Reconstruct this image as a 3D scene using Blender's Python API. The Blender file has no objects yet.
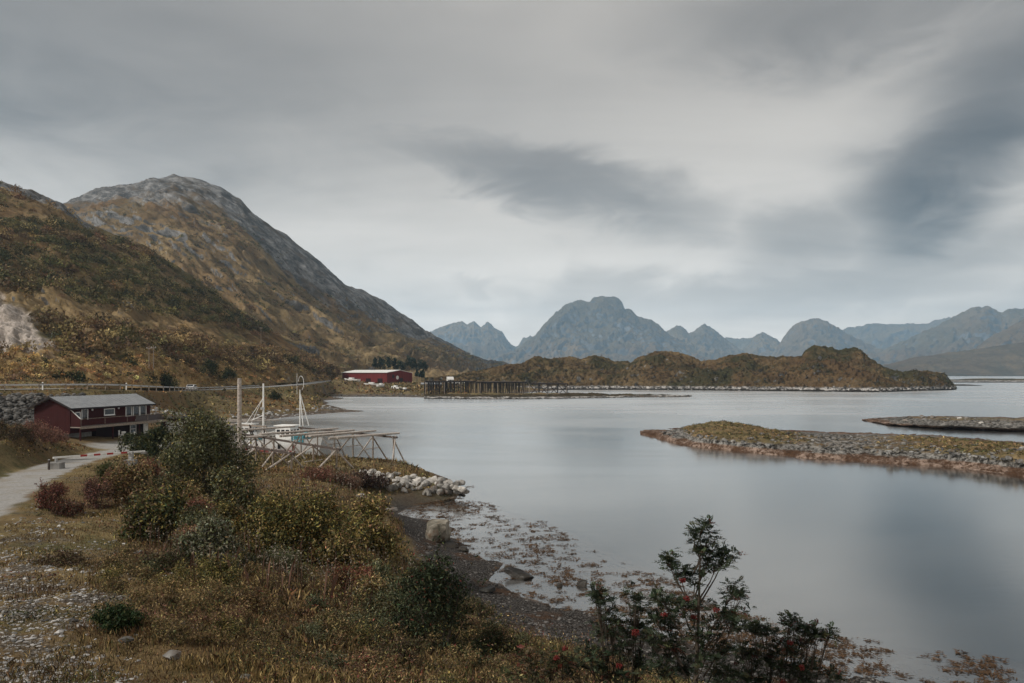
import bpy, math, random
import numpy as np
from mathutils import Vector, Matrix
sc = bpy.context.scene
COL = sc.collection
R = math.radians
F, CX, HY, H = 731.0, 512.0, 373.0, 10.5      # focal length in pixels, centre column, horizon row, eye height above the water

# ------------------------------------------------------------------ camera, world, sun, exposure
cd = bpy.data.cameras.new('camera'); cam = bpy.data.objects.new('camera', cd); COL.objects.link(cam)
cam.location = (0, 0, H); cam.rotation_euler = (R(90), 0, 0)
cd.sensor_width = 36; cd.lens = 36 * F / 1024; cd.shift_y = (HY - 341.5) / 1024
cd.clip_start = 0.1; cd.clip_end = 40000
sc.camera = cam
sc.view_settings.view_transform = 'Standard'; sc.view_settings.look = 'None'
sc.view_settings.exposure = 1.32; sc.view_settings.gamma = 1.0
sc.render.engine = 'CYCLES'
sc.cycles.max_bounces = 6; sc.cycles.diffuse_bounces = 2; sc.cycles.glossy_bounces = 3
sc.cycles.transmission_bounces = 4; sc.cycles.transparent_max_bounces = 8; sc.cycles.volume_bounces = 1
sc.cycles.use_denoising = True
SUN_EL, SUN_AZ = 40.0, -112.0                  # azimuth measured from +Y towards +X: behind the left shoulder
sd = bpy.data.lights.new('sun', 'SUN'); sd.energy = 1.5; sd.angle = R(10); sd.color = (1.0, 0.95, 0.88)
sun = bpy.data.objects.new('sun', sd); COL.objects.link(sun)
_sv = Vector((math.sin(R(SUN_AZ)) * math.cos(R(SUN_EL)), math.cos(R(SUN_AZ)) * math.cos(R(SUN_EL)), math.sin(R(SUN_EL))))
sun.rotation_euler = (-_sv).to_track_quat('-Z', 'Y').to_euler()

class NT:
    """small helper round a node tree"""
    def __init__(s, tree): s.t = tree; s.N = tree.nodes; s.L = tree.links
    def n(s, typ, ins=None, **pr):
        nd = s.N.new(typ)
        for k, v in pr.items(): setattr(nd, k, v)
        for k, v in (ins or {}).items(): s.put(nd.inputs[k], v)
        return nd
    def put(s, sock, v):
        if isinstance(v, bpy.types.NodeSocket): s.L.new(v, sock)
        elif isinstance(v, (tuple, list)) and len(v) == 3 and sock.type == 'RGBA': sock.default_value = (*v, 1)
        else: sock.default_value = v
    def m(s, op, a, b=0.0, c=0.0, clamp=False):
        nd = s.n('ShaderNodeMath', {0: a, 1: b, 2: c}, operation=op); nd.use_clamp = clamp; return nd.outputs[0]
    def mix(s, f, a, b, typ='MIX'):
        nd = s.N.new('ShaderNodeMix'); nd.data_type = 'RGBA'; nd.blend_type = typ
        s.put(nd.inputs[0], f); s.put(nd.inputs[6], a); s.put(nd.inputs[7], b); return nd.outputs[2]
    def noise(s, vec, scale, detail=5, rough=0.55, dist=0.0):
        nd = s.n('ShaderNodeTexNoise', {'Scale': scale, 'Detail': detail, 'Roughness': rough, 'Distortion': dist})
        if vec is not None: s.put(nd.inputs['Vector'], vec)
        return nd.outputs['Fac']
    def ss(s, x, a, b):
        nd = s.n('ShaderNodeMapRange', {0: x, 1: a, 2: b, 3: 0.0, 4: 1.0}, interpolation_type='SMOOTHSTEP'); return nd.outputs[0]
    def scale(s, vec, sx, sy, sz):
        return s.n('ShaderNodeVectorMath', {0: vec, 1: (sx, sy, sz)}, operation='MULTIPLY').outputs[0]

def ae(px, py):
    """azimuth, elevation of a picture direction"""
    x, z = (px - CX) / F, (HY - py) / F
    return math.atan2(x, 1), math.atan2(z, math.hypot(x, 1))

W = bpy.data.worlds.new('World'); sc.world = W; W.use_nodes = True
w = NT(W.node_tree); w.N.clear()
g = w.n('ShaderNodeTexCoord').outputs['Generated']
sx_ = w.n('ShaderNodeSeparateXYZ', {0: g})
dx, dy, dz = sx_.outputs[0], sx_.outputs[1], sx_.outputs[2]
az = w.m('ARCTAN2', dx, dy); el = w.m('ARCSINE', dz)
wz = w.scale(g, 1, 1, 2.6)
n1 = w.noise(wz, 3.2, 3, 0.5); n2 = w.noise(wz, 7.0, 7, 0.58, 0.7)
zz = w.m('ADD', w.m('MAXIMUM', dz, 0.0), 0.10)
pl = w.n('ShaderNodeCombineXYZ', {0: w.m('DIVIDE', dx, zz), 1: w.m('DIVIDE', dy, zz), 2: 0.3}).outputs[0]
n3 = w.noise(w.scale(pl, 0.35, 1.0, 1), 1.1, 6, 0.55, 0.5)
aw = w.m('ADD', az, w.m('MULTIPLY', w.m('SUBTRACT', n1, 0.5), 0.26))
ew = w.m('ADD', el, w.m('MULTIPLY', w.m('SUBTRACT', n2, 0.5), 0.12))
def blob(px, py, sx, sy, deg, k):
    a0, e0 = ae(px, py); c, s = math.cos(R(deg)), math.sin(R(deg))
    da = w.m('SUBTRACT', aw, a0); de = w.m('SUBTRACT', ew, e0)
    p = w.m('DIVIDE', w.m('ADD', w.m('MULTIPLY', da, c), w.m('MULTIPLY', de, s)), sx / F)
    q = w.m('DIVIDE', w.m('SUBTRACT', w.m('MULTIPLY', de, c), w.m('MULTIPLY', da, s)), sy / F)
    d2 = w.m('ADD', w.m('MULTIPLY', p, p), w.m('MULTIPLY', q, q))
    d4 = w.m('MULTIPLY', d2, w.m('SQRT', d2))
    return w.m('MULTIPLY', w.m('EXPONENT', w.m('MULTIPLY', d4, -1.0)), k)
CLOUDS = [  # px, py, length, thickness, tilt, darkness: the dark banks of the low cloud deck
    (575, 183, 150, 34, -17, 0.62), (335, 118, 130, 26, -14, 0.30), (798, 236, 82, 42, 6, 0.50),
    (962, 172, 120, 62, 32, 0.90), (915, 258, 150, 24, 8, 0.50), (1080, 70, 160, 70, 25, 0.72), (900, 0, 230, 50, 0, 0.50),
    (665, 290, 95, 18, 0, 0.26), (840, 300, 150, 12, 4, 0.2), (20, 10, 440, 120, -6, 0.50), (-250, 180, 280, 160, 0, 0.3), (1250, 220, 160, 70, 10, 0.4),
    (470, 281, 24, 7, 0, 0.2), (570, 297, 40, 16, 30, 0.12)]
tot = None
for c_ in CLOUDS:
    b_ = blob(*c_); tot = b_ if tot is None else w.m('MAXIMUM', tot, b_) if c_[5] > 0.3 else w.m('ADD', tot, b_)
dark = w.m('MULTIPLY', tot, w.m('ADD', 0.72, w.m('MULTIPLY', n2, 0.5)), clamp=True)
streak = w.m('MULTIPLY', w.m('SUBTRACT', n3, 0.5), 0.55)
puff = w.m('MULTIPLY', w.m('MULTIPLY', w.m('SUBTRACT', n2, 0.5), 0.9), w.m('SUBTRACT', 1.0, w.ss(el, 0.05, 0.24)))
base = w.m('ADD', 0.275, w.m('MULTIPLY', w.m('SUBTRACT', 1.0, w.ss(el, 0.02, 0.50)), 0.26))
base = w.m('ADD', base, w.m('MULTIPLY', w.m('SUBTRACT', 1.0, w.ss(el, 0.0, 0.13)), 0.15))
lum = w.m('MULTIPLY', base, w.m('ADD', w.m('ADD', w.m('SUBTRACT', 1.0, dark), streak), w.m('MULTIPLY', puff, 0.95)))
lum = w.m('MULTIPLY', lum, w.m('ADD', 0.35, w.m('MULTIPLY', w.ss(el, -0.05, 0.0), 0.65)))
ctint = w.mix(dark, (1.0, 0.922, 0.828), (1.0, 0.932, 0.855))
ccol = w.n('ShaderNodeVectorMath', {0: ctint, 'Scale': w.m('MULTIPLY', w.m('MAXIMUM', lum, 0.03), 7.2)}, operation='SCALE').outputs[0]
sky = w.n('ShaderNodeTexSky', sky_type='NISHITA', sun_disc=False, sun_elevation=R(SUN_EL), sun_rotation=R(SUN_AZ), dust_density=3.0)
wc = w.mix(0.97, sky.outputs[0], ccol)
bg = w.n('ShaderNodeBackground', {'Color': wc, 'Strength': 0.1})
w.L.new(bg.outputs[0], w.n('ShaderNodeOutputWorld').inputs[0])

# ------------------------------------------------------------------ helpers
def tag(o, label=None, cat=None, group=None, kind=None):
    if label: o['label'] = label
    if cat: o['category'] = cat
    if group: o['group'] = group
    if kind: o['kind'] = kind
    return o

def P(px, py, d): return Vector(((px - CX) / F * d, d, H - (py - HY) / F * d))

def mesh_np(name, v, faces, mat, parent=None, smooth=False, col=None, attr='col', loc=None):
    """v (n,3); faces (m,k) or list of such arrays; col (n,3|4) vertex attribute"""
    me = bpy.data.meshes.new(name)
    v = np.asarray(v, dtype=np.float32)
    if isinstance(faces, np.ndarray): faces = [faces]
    faces = [np.asarray(f, dtype=np.int32) for f in faces if len(f)]
    me.vertices.add(len(v)); me.vertices.foreach_set('co', v.ravel())
    tot = np.concatenate([np.full(len(f), f.shape[1], np.int32) for f in faces])
    st = np.concatenate([[0], np.cumsum(tot)[:-1]]).astype(np.int32)
    me.loops.add(int(tot.sum())); me.loops.foreach_set('vertex_index', np.concatenate([f.ravel() for f in faces]))
    me.polygons.add(len(tot)); me.polygons.foreach_set('loop_start', st)
    try: me.polygons.foreach_set('loop_total', tot)
    except Exception: pass
    me.polygons.foreach_set('use_smooth', np.full(len(tot), bool(smooth)))
    if col is not None:
        c = np.ones((len(v), 4), np.float32); c[:, :col.shape[1]] = col
        a = me.attributes.new(attr, 'FLOAT_COLOR', 'POINT'); a.data.foreach_set('color', c.ravel())
    me.materials.append(mat); me.update(calc_edges=True); me.validate()
    o = bpy.data.objects.new(name, me); COL.objects.link(o)
    if parent: o.parent = parent
    if loc is not None: o.location = loc
    return o

def empty(name, loc, rz=0.0):
    o = bpy.data.objects.new(name, None); o.empty_display_size = 0.2
    o.location = loc; o.rotation_euler = (0, 0, rz); COL.objects.link(o); return o

class MB:
    def __init__(s): s.v = []; s.f = []
    def box(s, a, b):
        x0, y0, z0 = a; x1, y1, z1 = b; i = len(s.v)
        s.v += [(x0, y0, z0), (x1, y0, z0), (x1, y1, z0), (x0, y1, z0), (x0, y0, z1), (x1, y0, z1), (x1, y1, z1), (x0, y1, z1)]
        s.f += [[i + k for k in q] for q in ((0, 3, 2, 1), (4, 5, 6, 7), (0, 1, 5, 4), (1, 2, 6, 5), (2, 3, 7, 6), (3, 0, 4, 7))]; return s
    def prism(s, pts, axis, a, b):
        """outline pts (2-D) extruded along axis from a to b"""
        n = len(pts); i = len(s.v)
        def mk(p, t): return {'x': (t, p[0], p[1]), 'y': (p[0], t, p[1]), 'z': (p[0], p[1], t)}[axis]
        s.v += [mk(p, a) for p in pts] + [mk(p, b) for p in pts]
        s.f += [[i + k for k in range(n)][::-1], [i + n + k for k in range(n)]]
        s.f += [[i + k, i + (k + 1) % n, i + n + (k + 1) % n, i + n + k] for k in range(n)]; return s
    def bar(s, p, q, wd, ht):
        p, q = Vector(p), Vector(q); d = (q - p).normalized()
        u = d.cross(Vector((0, 0, 1))); u = u.normalized() if u.length > 1e-4 else Vector((1, 0, 0)); t = u.cross(d).normalized(); i = len(s.v)
        for e in (p, q):
            for a, b in ((-1, -1), (1, -1), (1, 1), (-1, 1)): s.v.append(tuple(e + u * a * wd / 2 + t * b * ht / 2))
        s.f += [[i + k for k in qd] for qd in ((0, 3, 2, 1), (4, 5, 6, 7), (0, 1, 5, 4), (1, 2, 6, 5), (2, 3, 7, 6), (3, 0, 4, 7))]; return s
    def tube(s, pts, rad, n=6):
        pts = [Vector(p) for p in pts]; rad = rad if isinstance(rad, (list, tuple)) else [rad] * len(pts); i0 = len(s.v)
        for k, p in enumerate(pts):
            d = (pts[min(k + 1, len(pts) - 1)] - pts[max(k - 1, 0)]).normalized()
            u = d.cross(Vector((0.31, 0.17, 0.93))); u = u.normalized() if u.length > 1e-3 else Vector((1, 0, 0)); t = d.cross(u)
            for a in range(n):
                an = 2 * math.pi * a / n; s.v.append(tuple(p + (u * math.cos(an) + t * math.sin(an)) * rad[k]))
        for k in range(len(pts) - 1):
            for a in range(n): s.f.append([i0 + k * n + a, i0 + k * n + (a + 1) % n, i0 + (k + 1) * n + (a + 1) % n, i0 + (k + 1) * n + a])
        s.f.append([i0 + a for a in range(n)][::-1]); s.f.append([i0 + (len(pts) - 1) * n + a for a in range(n)]); return s
    def build(s, name, mat, parent=None, smooth=False, bevel=0.0):
        me = bpy.data.meshes.new(name); me.from_pydata(s.v, [], s.f); me.materials.append(mat)
        if smooth: me.polygons.foreach_set('use_smooth', [True] * len(me.polygons))
        me.update(); o = bpy.data.objects.new(name, me); COL.objects.link(o)
        if parent: o.parent = parent
        if bevel:
            m = o.modifiers.new('bevel', 'BEVEL'); m.width = bevel; m.segments = 2; m.limit_method = 'ANGLE'
        return o

# gradient noise
_rs = np.random.RandomState(7); _perm = _rs.permutation(256).astype(np.int32); _perm = np.concatenate([_perm, _perm])
_gr = _rs.normal(size=(256, 3)); _gr /= np.linalg.norm(_gr, axis=1)[:, None]
def pnoise(x, y, z):
    xi, yi, zi = np.floor(x).astype(np.int64), np.floor(y).astype(np.int64), np.floor(z).astype(np.int64)
    xf, yf, zf = x - xi, y - yi, z - zi
    u, v, t = [q * q * q * (q * (q * 6 - 15) + 10) for q in (xf, yf, zf)]
    def gd(i, j, k):
        h = _perm[(_perm[(_perm[(xi + i) & 255] + yi + j) & 255] + zi + k) & 255]; gg = _gr[h]
        return gg[..., 0] * (xf - i) + gg[..., 1] * (yf - j) + gg[..., 2] * (zf - k)
    L = lambda a, b, t_: a + t_ * (b - a)
    return L(L(L(gd(0,0,0), gd(1,0,0), u), L(gd(0,1,0), gd(1,1,0), u), v), L(L(gd(0,0,1), gd(1,0,1), u), L(gd(0,1,1), gd(1,1,1), u), v), t) * 1.5
def fbm(x, y, z, s, octs=4, gain=0.5, ridged=False):
    r = 0; a = 1.0; x, y, z = x / s, y / s, z / s
    for k in range(octs):
        nn = pnoise(x + 17.3 * k, y + 5.1 * k, z + 9.7 * k)
        r = r + a * ((1 - 2 * np.abs(nn)) if ridged else nn); a *= gain; x, y, z = x * 2.03, y * 2.03, z * 2.03
    return r
def smooth(x, a, b): t = np.clip((x - a) / (b - a), 0, 1); return t * t * (3 - 2 * t)

# ------------------------------------------------------------------ materials
def new_mat(name):
    m = bpy.data.materials.new(name); m.use_nodes = True; t = NT(m.node_tree); t.N.clear()
    out = t.n('ShaderNodeOutputMaterial'); bs = t.n('ShaderNodeBsdfPrincipled'); t.L.new(bs.outputs[0], out.inputs[0])
    return m, t, bs, out
def pos(t): return t.n('ShaderNodeNewGeometry').outputs['Position']
def bump(t, bs, h, dist, st=1.0):
    b = t.n('ShaderNodeBump', {'Height': h, 'Distance': dist, 'Strength': st}); t.L.new(b.outputs[0], bs.inputs['Normal'])
def simple(name, c, rough=0.7, var=0.25, scale=3.0, metal=0.0, bmp=0.0, spec=0.2):
    m, t, bs, _ = new_mat(name); co = t.n('ShaderNodeTexCoord').outputs['Object']
    f = t.noise(co, scale, 6, 0.6); d = tuple(x * (1 - var) for x in c); l = tuple(min(1, x * (1 + var)) for x in c)
    t.put(bs.inputs['Base Color'], t.mix(t.ss(f, 0.3, 0.7), d, l)); bs.inputs['Roughness'].default_value = rough
    bs.inputs['Metallic'].default_value = metal; bs.inputs['Specular IOR Level'].default_value = spec
    if bmp: bump(t, bs, t.noise(co, scale * 4, 4), bmp)
    return m
def boards(name, c, pitch, axis, rough=0.75):
    """painted boarding: grooves every `pitch` metres"""
    m, t, bs, _ = new_mat(name); co = t.n('ShaderNodeTexCoord').outputs['Object']; s = t.n('ShaderNodeSeparateXYZ', {0: co})
    u = t.m('ADD', s.outputs[0], s.outputs[1]) if axis == 'xy' else s.outputs['xyz'.index(axis)]
    fr = t.m('FRACT', t.m('DIVIDE', u, pitch)); gr = t.m('SUBTRACT', 1.0, t.ss(t.m('ABSOLUTE', t.m('SUBTRACT', fr, 0.5)), 0.40, 0.47))
    idn = t.n('ShaderNodeTexWhiteNoise', {'W': t.m('FLOOR', t.m('DIVIDE', u, pitch))}, noise_dimensions='1D').outputs[0]
    f = t.m('ADD', t.m('MULTIPLY', t.noise(co, 1.3, 5), 0.7), t.m('MULTIPLY', idn, 0.3))
    t.put(bs.inputs['Base Color'], t.mix(f, tuple(x * 0.7 for x in c), tuple(x * 1.25 for x in c))); bs.inputs['Roughness'].default_value = rough; bs.inputs['Specular IOR Level'].default_value = 0.12
    bump(t, bs, gr, 0.02); return m
def leafmat(name, trans=0.12):
    m, t, bs, out = new_mat(name); a = t.n('ShaderNodeAttribute', attribute_name='col').outputs['Color']
    t.put(bs.inputs['Base Color'], a); bs.inputs['Roughness'].default_value = 0.7; bs.inputs['Specular IOR Level'].default_value = 0.08
    tr = t.n('ShaderNodeBsdfTranslucent', {'Color': a}); mx = t.n('ShaderNodeMixShader', {0: trans})
    t.L.new(bs.outputs[0], mx.inputs[1]); t.L.new(tr.outputs[0], mx.inputs[2]); t.L.new(mx.outputs[0], out.inputs[0]); return m
M = {}
M['leaf'] = leafmat('leaves'); M['grass'] = leafmat('grass', 0.12)
M['bark'] = simple('bark', (0.07, 0.055, 0.042), 0.9, 0.4, 12, bmp=0.01)
M['red_v'] = boards('red_boards', (0.042, 0.0095, 0.0095), 0.15, 'xy'); M['red_far'] = boards('red_cladding', (0.13, 0.022, 0.02), 0.9, 'xy')
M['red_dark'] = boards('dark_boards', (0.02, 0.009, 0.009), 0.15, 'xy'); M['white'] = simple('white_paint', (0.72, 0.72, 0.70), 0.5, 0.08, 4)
M['roof'] = simple('grey_roof', (0.23, 0.24, 0.25), 0.55, 0.14, 1.2); M['roof_white'] = simple('pale_roof', (0.62, 0.62, 0.60), 0.6, 0.1, 0.3)
M['dark_trim'] = simple('dark_trim', (0.02, 0.016, 0.016), 0.6, 0.2); M['concrete'] = simple('concrete', (0.2, 0.195, 0.185), 0.9, 0.35, 1.6, bmp=0.01)
M['glass'] = simple('window_glass', (0.015, 0.017, 0.02), 0.06, 0.1, spec=0.6); M['curtain'] = simple('curtain', (0.35, 0.34, 0.32), 0.9, 0.2, 5)
M['wood_grey'] = simple('weathered_wood', (0.37, 0.33, 0.295), 0.85, 0.35, 6, bmp=0.01); M['wood_dark'] = simple('old_dark_wood', (0.07, 0.055, 0.048), 0.85, 0.35, 6, bmp=0.01)
M['wood_mid'] = simple('bare_wood', (0.23, 0.19, 0.155), 0.85, 0.35, 6, bmp=0.01); M['deck'] = boards('deck_boards', (0.3, 0.26, 0.23), 0.12, 'y')
M['steel'] = simple('galvanised_steel', (0.42, 0.42, 0.42), 0.45, 0.2, 8, metal=0.5); M['red_paint'] = simple('red_paint', (0.35, 0.035, 0.03), 0.5, 0.15)
M['teal'] = simple('teal_tarp', (0.05, 0.17, 0.2), 0.7, 0.3, 4); M['black'] = simple('black_rubber', (0.015, 0.015, 0.016), 0.6, 0.2)
M['berry'] = simple('red_berry', (0.11, 0.011, 0.009), 0.35, 0.25, 30); M['car'] = simple('car_paint', (0.72, 0.73, 0.74), 0.25, 0.03)
M['red_light'] = simple('red_lens', (0.3, 0.01, 0.01), 0.2, 0.1); M['hull_low'] = simple('hull_antifouling', (0.2, 0.05, 0.04), 0.7, 0.2)

def rockmat(name, light, darkc, scale, rust=0.0, wet=False):
    m, t, bs, _ = new_mat(name); p = pos(t); co = t.n('ShaderNodeTexCoord').outputs['Object']
    rnd = t.n('ShaderNodeObjectInfo').outputs['Random']
    f = t.noise(p, scale, 8, 0.65); f2 = t.noise(p, scale * 0.3, 4, 0.6)
    c = t.mix(t.ss(f, 0.3, 0.68), darkc, light)
    c = t.mix(t.m('MULTIPLY', t.ss(f2, 0.52, 0.7), 0.55), c, (0.09, 0.085, 0.05))
    if rust: c = t.mix(t.m('MULTIPLY', t.ss(t.noise(p, scale * 0.7, 5), 0.5, 0.65), rust), c, (0.11, 0.06, 0.03))
    z = t.n('ShaderNodeSeparateXYZ', {0: p}).outputs[2]
    c = t.mix(t.ss(t.m('ADD', z, t.m('MULTIPLY', f2, 0.3)), 0.25, 0.6), t.mix(0.85, c, (0.025, 0.02, 0.014)), c)   # black weed-stained foot below the tide line
    c = t.mix(1.0, c, t.n('ShaderNodeCombineColor', {0: t.m('ADD', 0.7, t.m('MULTIPLY', rnd, 0.5)), 1: t.m('ADD', 0.7, t.m('MULTIPLY', rnd, 0.48)), 2: t.m('ADD', 0.7, t.m('MULTIPLY', rnd, 0.45))}).outputs[0], 'MULTIPLY')
    t.put(bs.inputs['Base Color'], c); bs.inputs['Roughness'].default_value = 0.45 if wet else 0.9; bs.inputs['Specular IOR Level'].default_value = 0.3 if wet else 0.12
    bump(t, bs, f, 0.06); return m
M['rock_pale'] = rockmat('pale_boulder', (0.45, 0.435, 0.41), (0.22, 0.21, 0.195), 3.0); M['rock_dark'] = rockmat('dark_wet_rock', (0.02, 0.019, 0.019), (0.007, 0.007, 0.007), 4.0, wet=True)
M['rock_mid'] = rockmat('grey_rock', (0.25, 0.243, 0.23), (0.06, 0.057, 0.054), 2.0, 0.5); M['rock_block'] = rockmat('lichen_block', (0.24, 0.22, 0.185), (0.06, 0.055, 0.042), 2.2, 0.6)
M['stone'] = leafmat('loose_stones', 0.0)

# ------------------------------------------------------------------ land: one height function through surveyed points (column, distance, height)
LP = [
 # under and beside the camera
 (-200,4,8.3),(512,3,8.6),(1300,4,7.6),(-300,10,6.9),(1400,12,3.5),
 (0,9.5,6.5),(200,9.5,6.45),(350,10.5,6.0),(500,12,5.0),(620,13,4.3),(700,14,3.6),(800,17,2.2),(900,20,0.7),(1000,21,0.25),(1150,21,0.2),(1350,22,0.6),
 (0,14.5,6.0),(100,14.5,6.0),(200,16,5.5),(300,18,4.9),(420,20,3.9),(500,21,2.9),(580,21,2.0),(680,21,1.5),(760,21,1.1),
 (-120,22,5.6),(0,23,5.25),(100,24,5.0),(180,27,4.3),(-120,36,4.6),(0,35,4.05),(60,43,3.9),(100,52,3.3),(150,62,2.9),
 (200,38,3.9),(300,25,3.9),(350,34,3.2),(260,45,3.2),(200,60,2.6),(300,55,2.4),
 (372,45,1.9),(392,37,1.6),(430,32,1.15),(500,27.5,1.0),(600,25.5,0.95),(700,24,0.7),(380,52,0.9),
 # waterline of the beach
 (398,54,0.02),(430,52,0.0),(445,47,0.05),(462,43,0.02),(492,37,0.0),(522,34,0.0),(560,32.6,0.0),(620,30.2,0.0),(700,28,0.0),(830,25.4,0.0),(1000,23.2,0.0),
 (475,48,-0.08),(520,42,-0.08),(600,37,-0.10),(650,33,-0.10),(760,28.3,-0.1),(880,26,-0.1),(1000,25,-0.14),
 (475,59,-0.22),(540,50,-0.25),(600,42,-0.28),(665,36.5,-0.3),(745,31,-0.3),(860,28.3,-0.3),(1000,27,-0.35),
 (500,66,-1.2),(580,56,-1.3),(680,45,-1.4),(760,38,-1.4),(880,33,-1.4),(1024,32,-1.6),(1300,30,-1.0),
 (512,95,-4),(600,80,-4),(800,55,-4),(1024,45,-4),(1300,50,-4),(900,100,-4),(430,140,-4),(480,210,-4),(600,250,-4),(800,220,-4),(1024,220,-4),(1400,250,-4),(760,420,-4),(1100,430,-4),
 # spit with the drying racks
 (340,56,1.9),(350,66,1.7),(400,66,1.5),(430,64,1.1),(450,63,0.6),(462,63,-0.05),(400,74,1.4),(350,78,1.4),(300,72,1.8),(250,78,1.8),(200,84,1.6),(300,84,0.9),
 (450,70,0.1),(425,76,0.3),(400,82,0.0),(360,88,-0.3),(410,90,-1.6),(380,64,1.6),(380,58.5,0.55),(400,63.8,1.45),(400,58.8,0.3),(430,63.8,1.05),(430,60,0.12),(455,61.5,-0.05),
 # house yard, heather bank, road embankment
 (60,86,2.7),(100,86,1.85),(150,97,1.6),(180,95,1.6),(120,78,2.0),(40,90,3.2),(0,68,5.25),(-50,70,5.7),(22,68,4.9),(0,90,3.6),(-60,92,3.8),(25,92,3.4),(-200,92,4.5),(0,102.5,3.3),(-90,100.5,3.5),(30,103,3.3),(35,74,3.9),(0,60,4.8),(0,47,4.5),(38,58,3.9),(-150,55,5.4),
 (75,62,2.75),(115,76,2.1),(45,98,3.6),(90,103,3.8),(130,109,4.0),(165,118,4.2),(190,120,3.2),(215,112,1.0),
 (-250,106,8.2),(0,110,8.0),(70,119,7.9),(140,143,7.05),(190,184,6.05),(240,216,5.9),(282,254,6.0),(330,361,6.3),(375,445,6.3),
 (-250,120,9.5),(0,124,9.2),(70,133,9.0),(140,158,8.2),(190,200,7.4),(240,238,7.3),(282,290,7.4),(330,400,7.5),(-250,450,40),(0,450,40),(200,450,22),
 # moor between road and bay
 (150,125,4.6),(200,165,3.0),(240,185,3.4),(280,225,3.6),(200,148,0.6),(250,163,0.35),(290,180,0.4),(310,205,1.2),(300,265,3.2),(305,300,3.6),
 (325,207,0.55),(345,203,0.3),(366,201,-0.1),(340,190,-0.35),(320,176,-0.8),(345,222,-0.25),(330,245,-0.35),(325,275,-0.4),(318,262,1.0),(360,270,-2.5),(312,330,2.6),(330,320,0.1),
 (235,116,-0.6),(260,132,-1.6),(300,112,-2.2),(300,145,-2),(350,150,-3),(270,98,-0.9),(330,96,-1.6),
 # warehouse flat and low peninsula
 (345,415,3.9),(400,415,3.7),(440,400,2.4),(342,450,4.6),(340,345,1.5),(400,342,1.5),(345,322,-0.1),(400,318,-0.1),(440,310,-0.1),(360,470,5.5),(420,470,4.5),
 (450,322,1.2),(500,320,1.1),(550,322,1.0),(640,323,0.55),(694,323,-0.15),(500,305,-0.15),(560,306,-0.15),(640,312,-0.2),(540,345,0.1),(560,365,-1),(640,340,-0.6),(720,345,-2.5),
 (470,440,3.5),(510,420,1.8),(550,410,-0.6),(600,430,-2)]
_lp = np.array(LP, float); _uv = np.stack([(_lp[:, 0] - CX) / F, np.log(_lp[:, 1])], 1); _n = len(_uv)
_D = np.sqrt(((_uv[:, None] - _uv[None]) ** 2).sum(-1) + 1e-4)
_A = np.zeros((_n + 3, _n + 3)); _A[:_n, :_n] = _D - 0.004 * np.eye(_n) * -1; _A[:_n, _n] = 1; _A[:_n, _n + 1:] = _uv; _A[_n, :_n] = 1; _A[_n + 1:, :_n] = _uv.T
_wt = np.linalg.solve(_A, np.concatenate([_lp[:, 2], [0, 0, 0]]))
def land_base(X, Y):
    X = np.asarray(X, float); Y = np.asarray(Y, float); sh = X.shape
    u = (X / Y).ravel(); v = np.log(Y).ravel(); r = np.empty(len(u))
    for i in range(0, len(u), 40000):
        a, b = u[i:i + 40000, None], v[i:i + 40000, None]
        r[i:i + 40000] = np.sqrt((a - _uv[:, 0]) ** 2 + (b - _uv[:, 1]) ** 2 + 1e-4) @ _wt[:_n] + _wt[_n] + a[:, 0] * _wt[_n + 1] + b[:, 0] * _wt[_n + 2]
    return r.reshape(sh)
def polydist(X, Y, pts):
    """distance to a polyline and the height carried along it"""
    best = np.full(X.shape, 1e9); zz_ = np.zeros(X.shape)
    for (x0, y0, z0), (x1, y1, z1) in zip(pts[:-1], pts[1:]):
        ex, ey = x1 - x0, y1 - y0; t = np.clip(((X - x0) * ex + (Y - y0) * ey) / (ex * ex + ey * ey), 0, 1)
        d = np.hypot(X - x0 - t * ex, Y - y0 - t * ey); k = d < best
        best = np.where(k, d, best); zz_ = np.where(k, z0 + t * (z1 - z0), zz_)
    return best, zz_
def g3(px, d, z): return ((px - CX) / F * d, d, z)
def spline(pts, n):
    p = np.array(pts, float); t = np.concatenate([[0], np.cumsum(np.hypot(*(p[1:, :2] - p[:-1, :2]).T))]); q = np.linspace(0, t[-1], n); out = []
    for k in range(3):
        mm = np.gradient(p[:, k], t); i = np.clip(np.searchsorted(t, q) - 1, 0, len(t) - 2); h = t[i + 1] - t[i]; s = (q - t[i]) / h
        out.append((2*s**3-3*s**2+1)*p[i, k] + (s**3-2*s**2+s)*h*mm[i] + (-2*s**3+3*s**2)*p[i+1, k] + (s**3-s**2)*h*mm[i+1])
    return np.stack(out, 1)
ROAD = spline([g3(-420, 104, 8.2), g3(-150, 106, 8.1), g3(0, 110, 8.0), g3(70, 120, 7.9), g3(140, 143, 7.05), g3(190, 184, 6.1), g3(240, 217, 5.95), g3(282, 256, 6.0), g3(322, 362, 6.3), g3(336, 480, 6.6)], 90)
LANE = spline([(-14, 12, 5.9), (-20, 24, 4.9), (-27.6, 39.5, 4.15), (-33.5, 51, 3.3), (-38.2, 62.5, 2.75), (-41.8, 74, 2.2), (-43.5, 84, 1.9)], 50)
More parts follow.
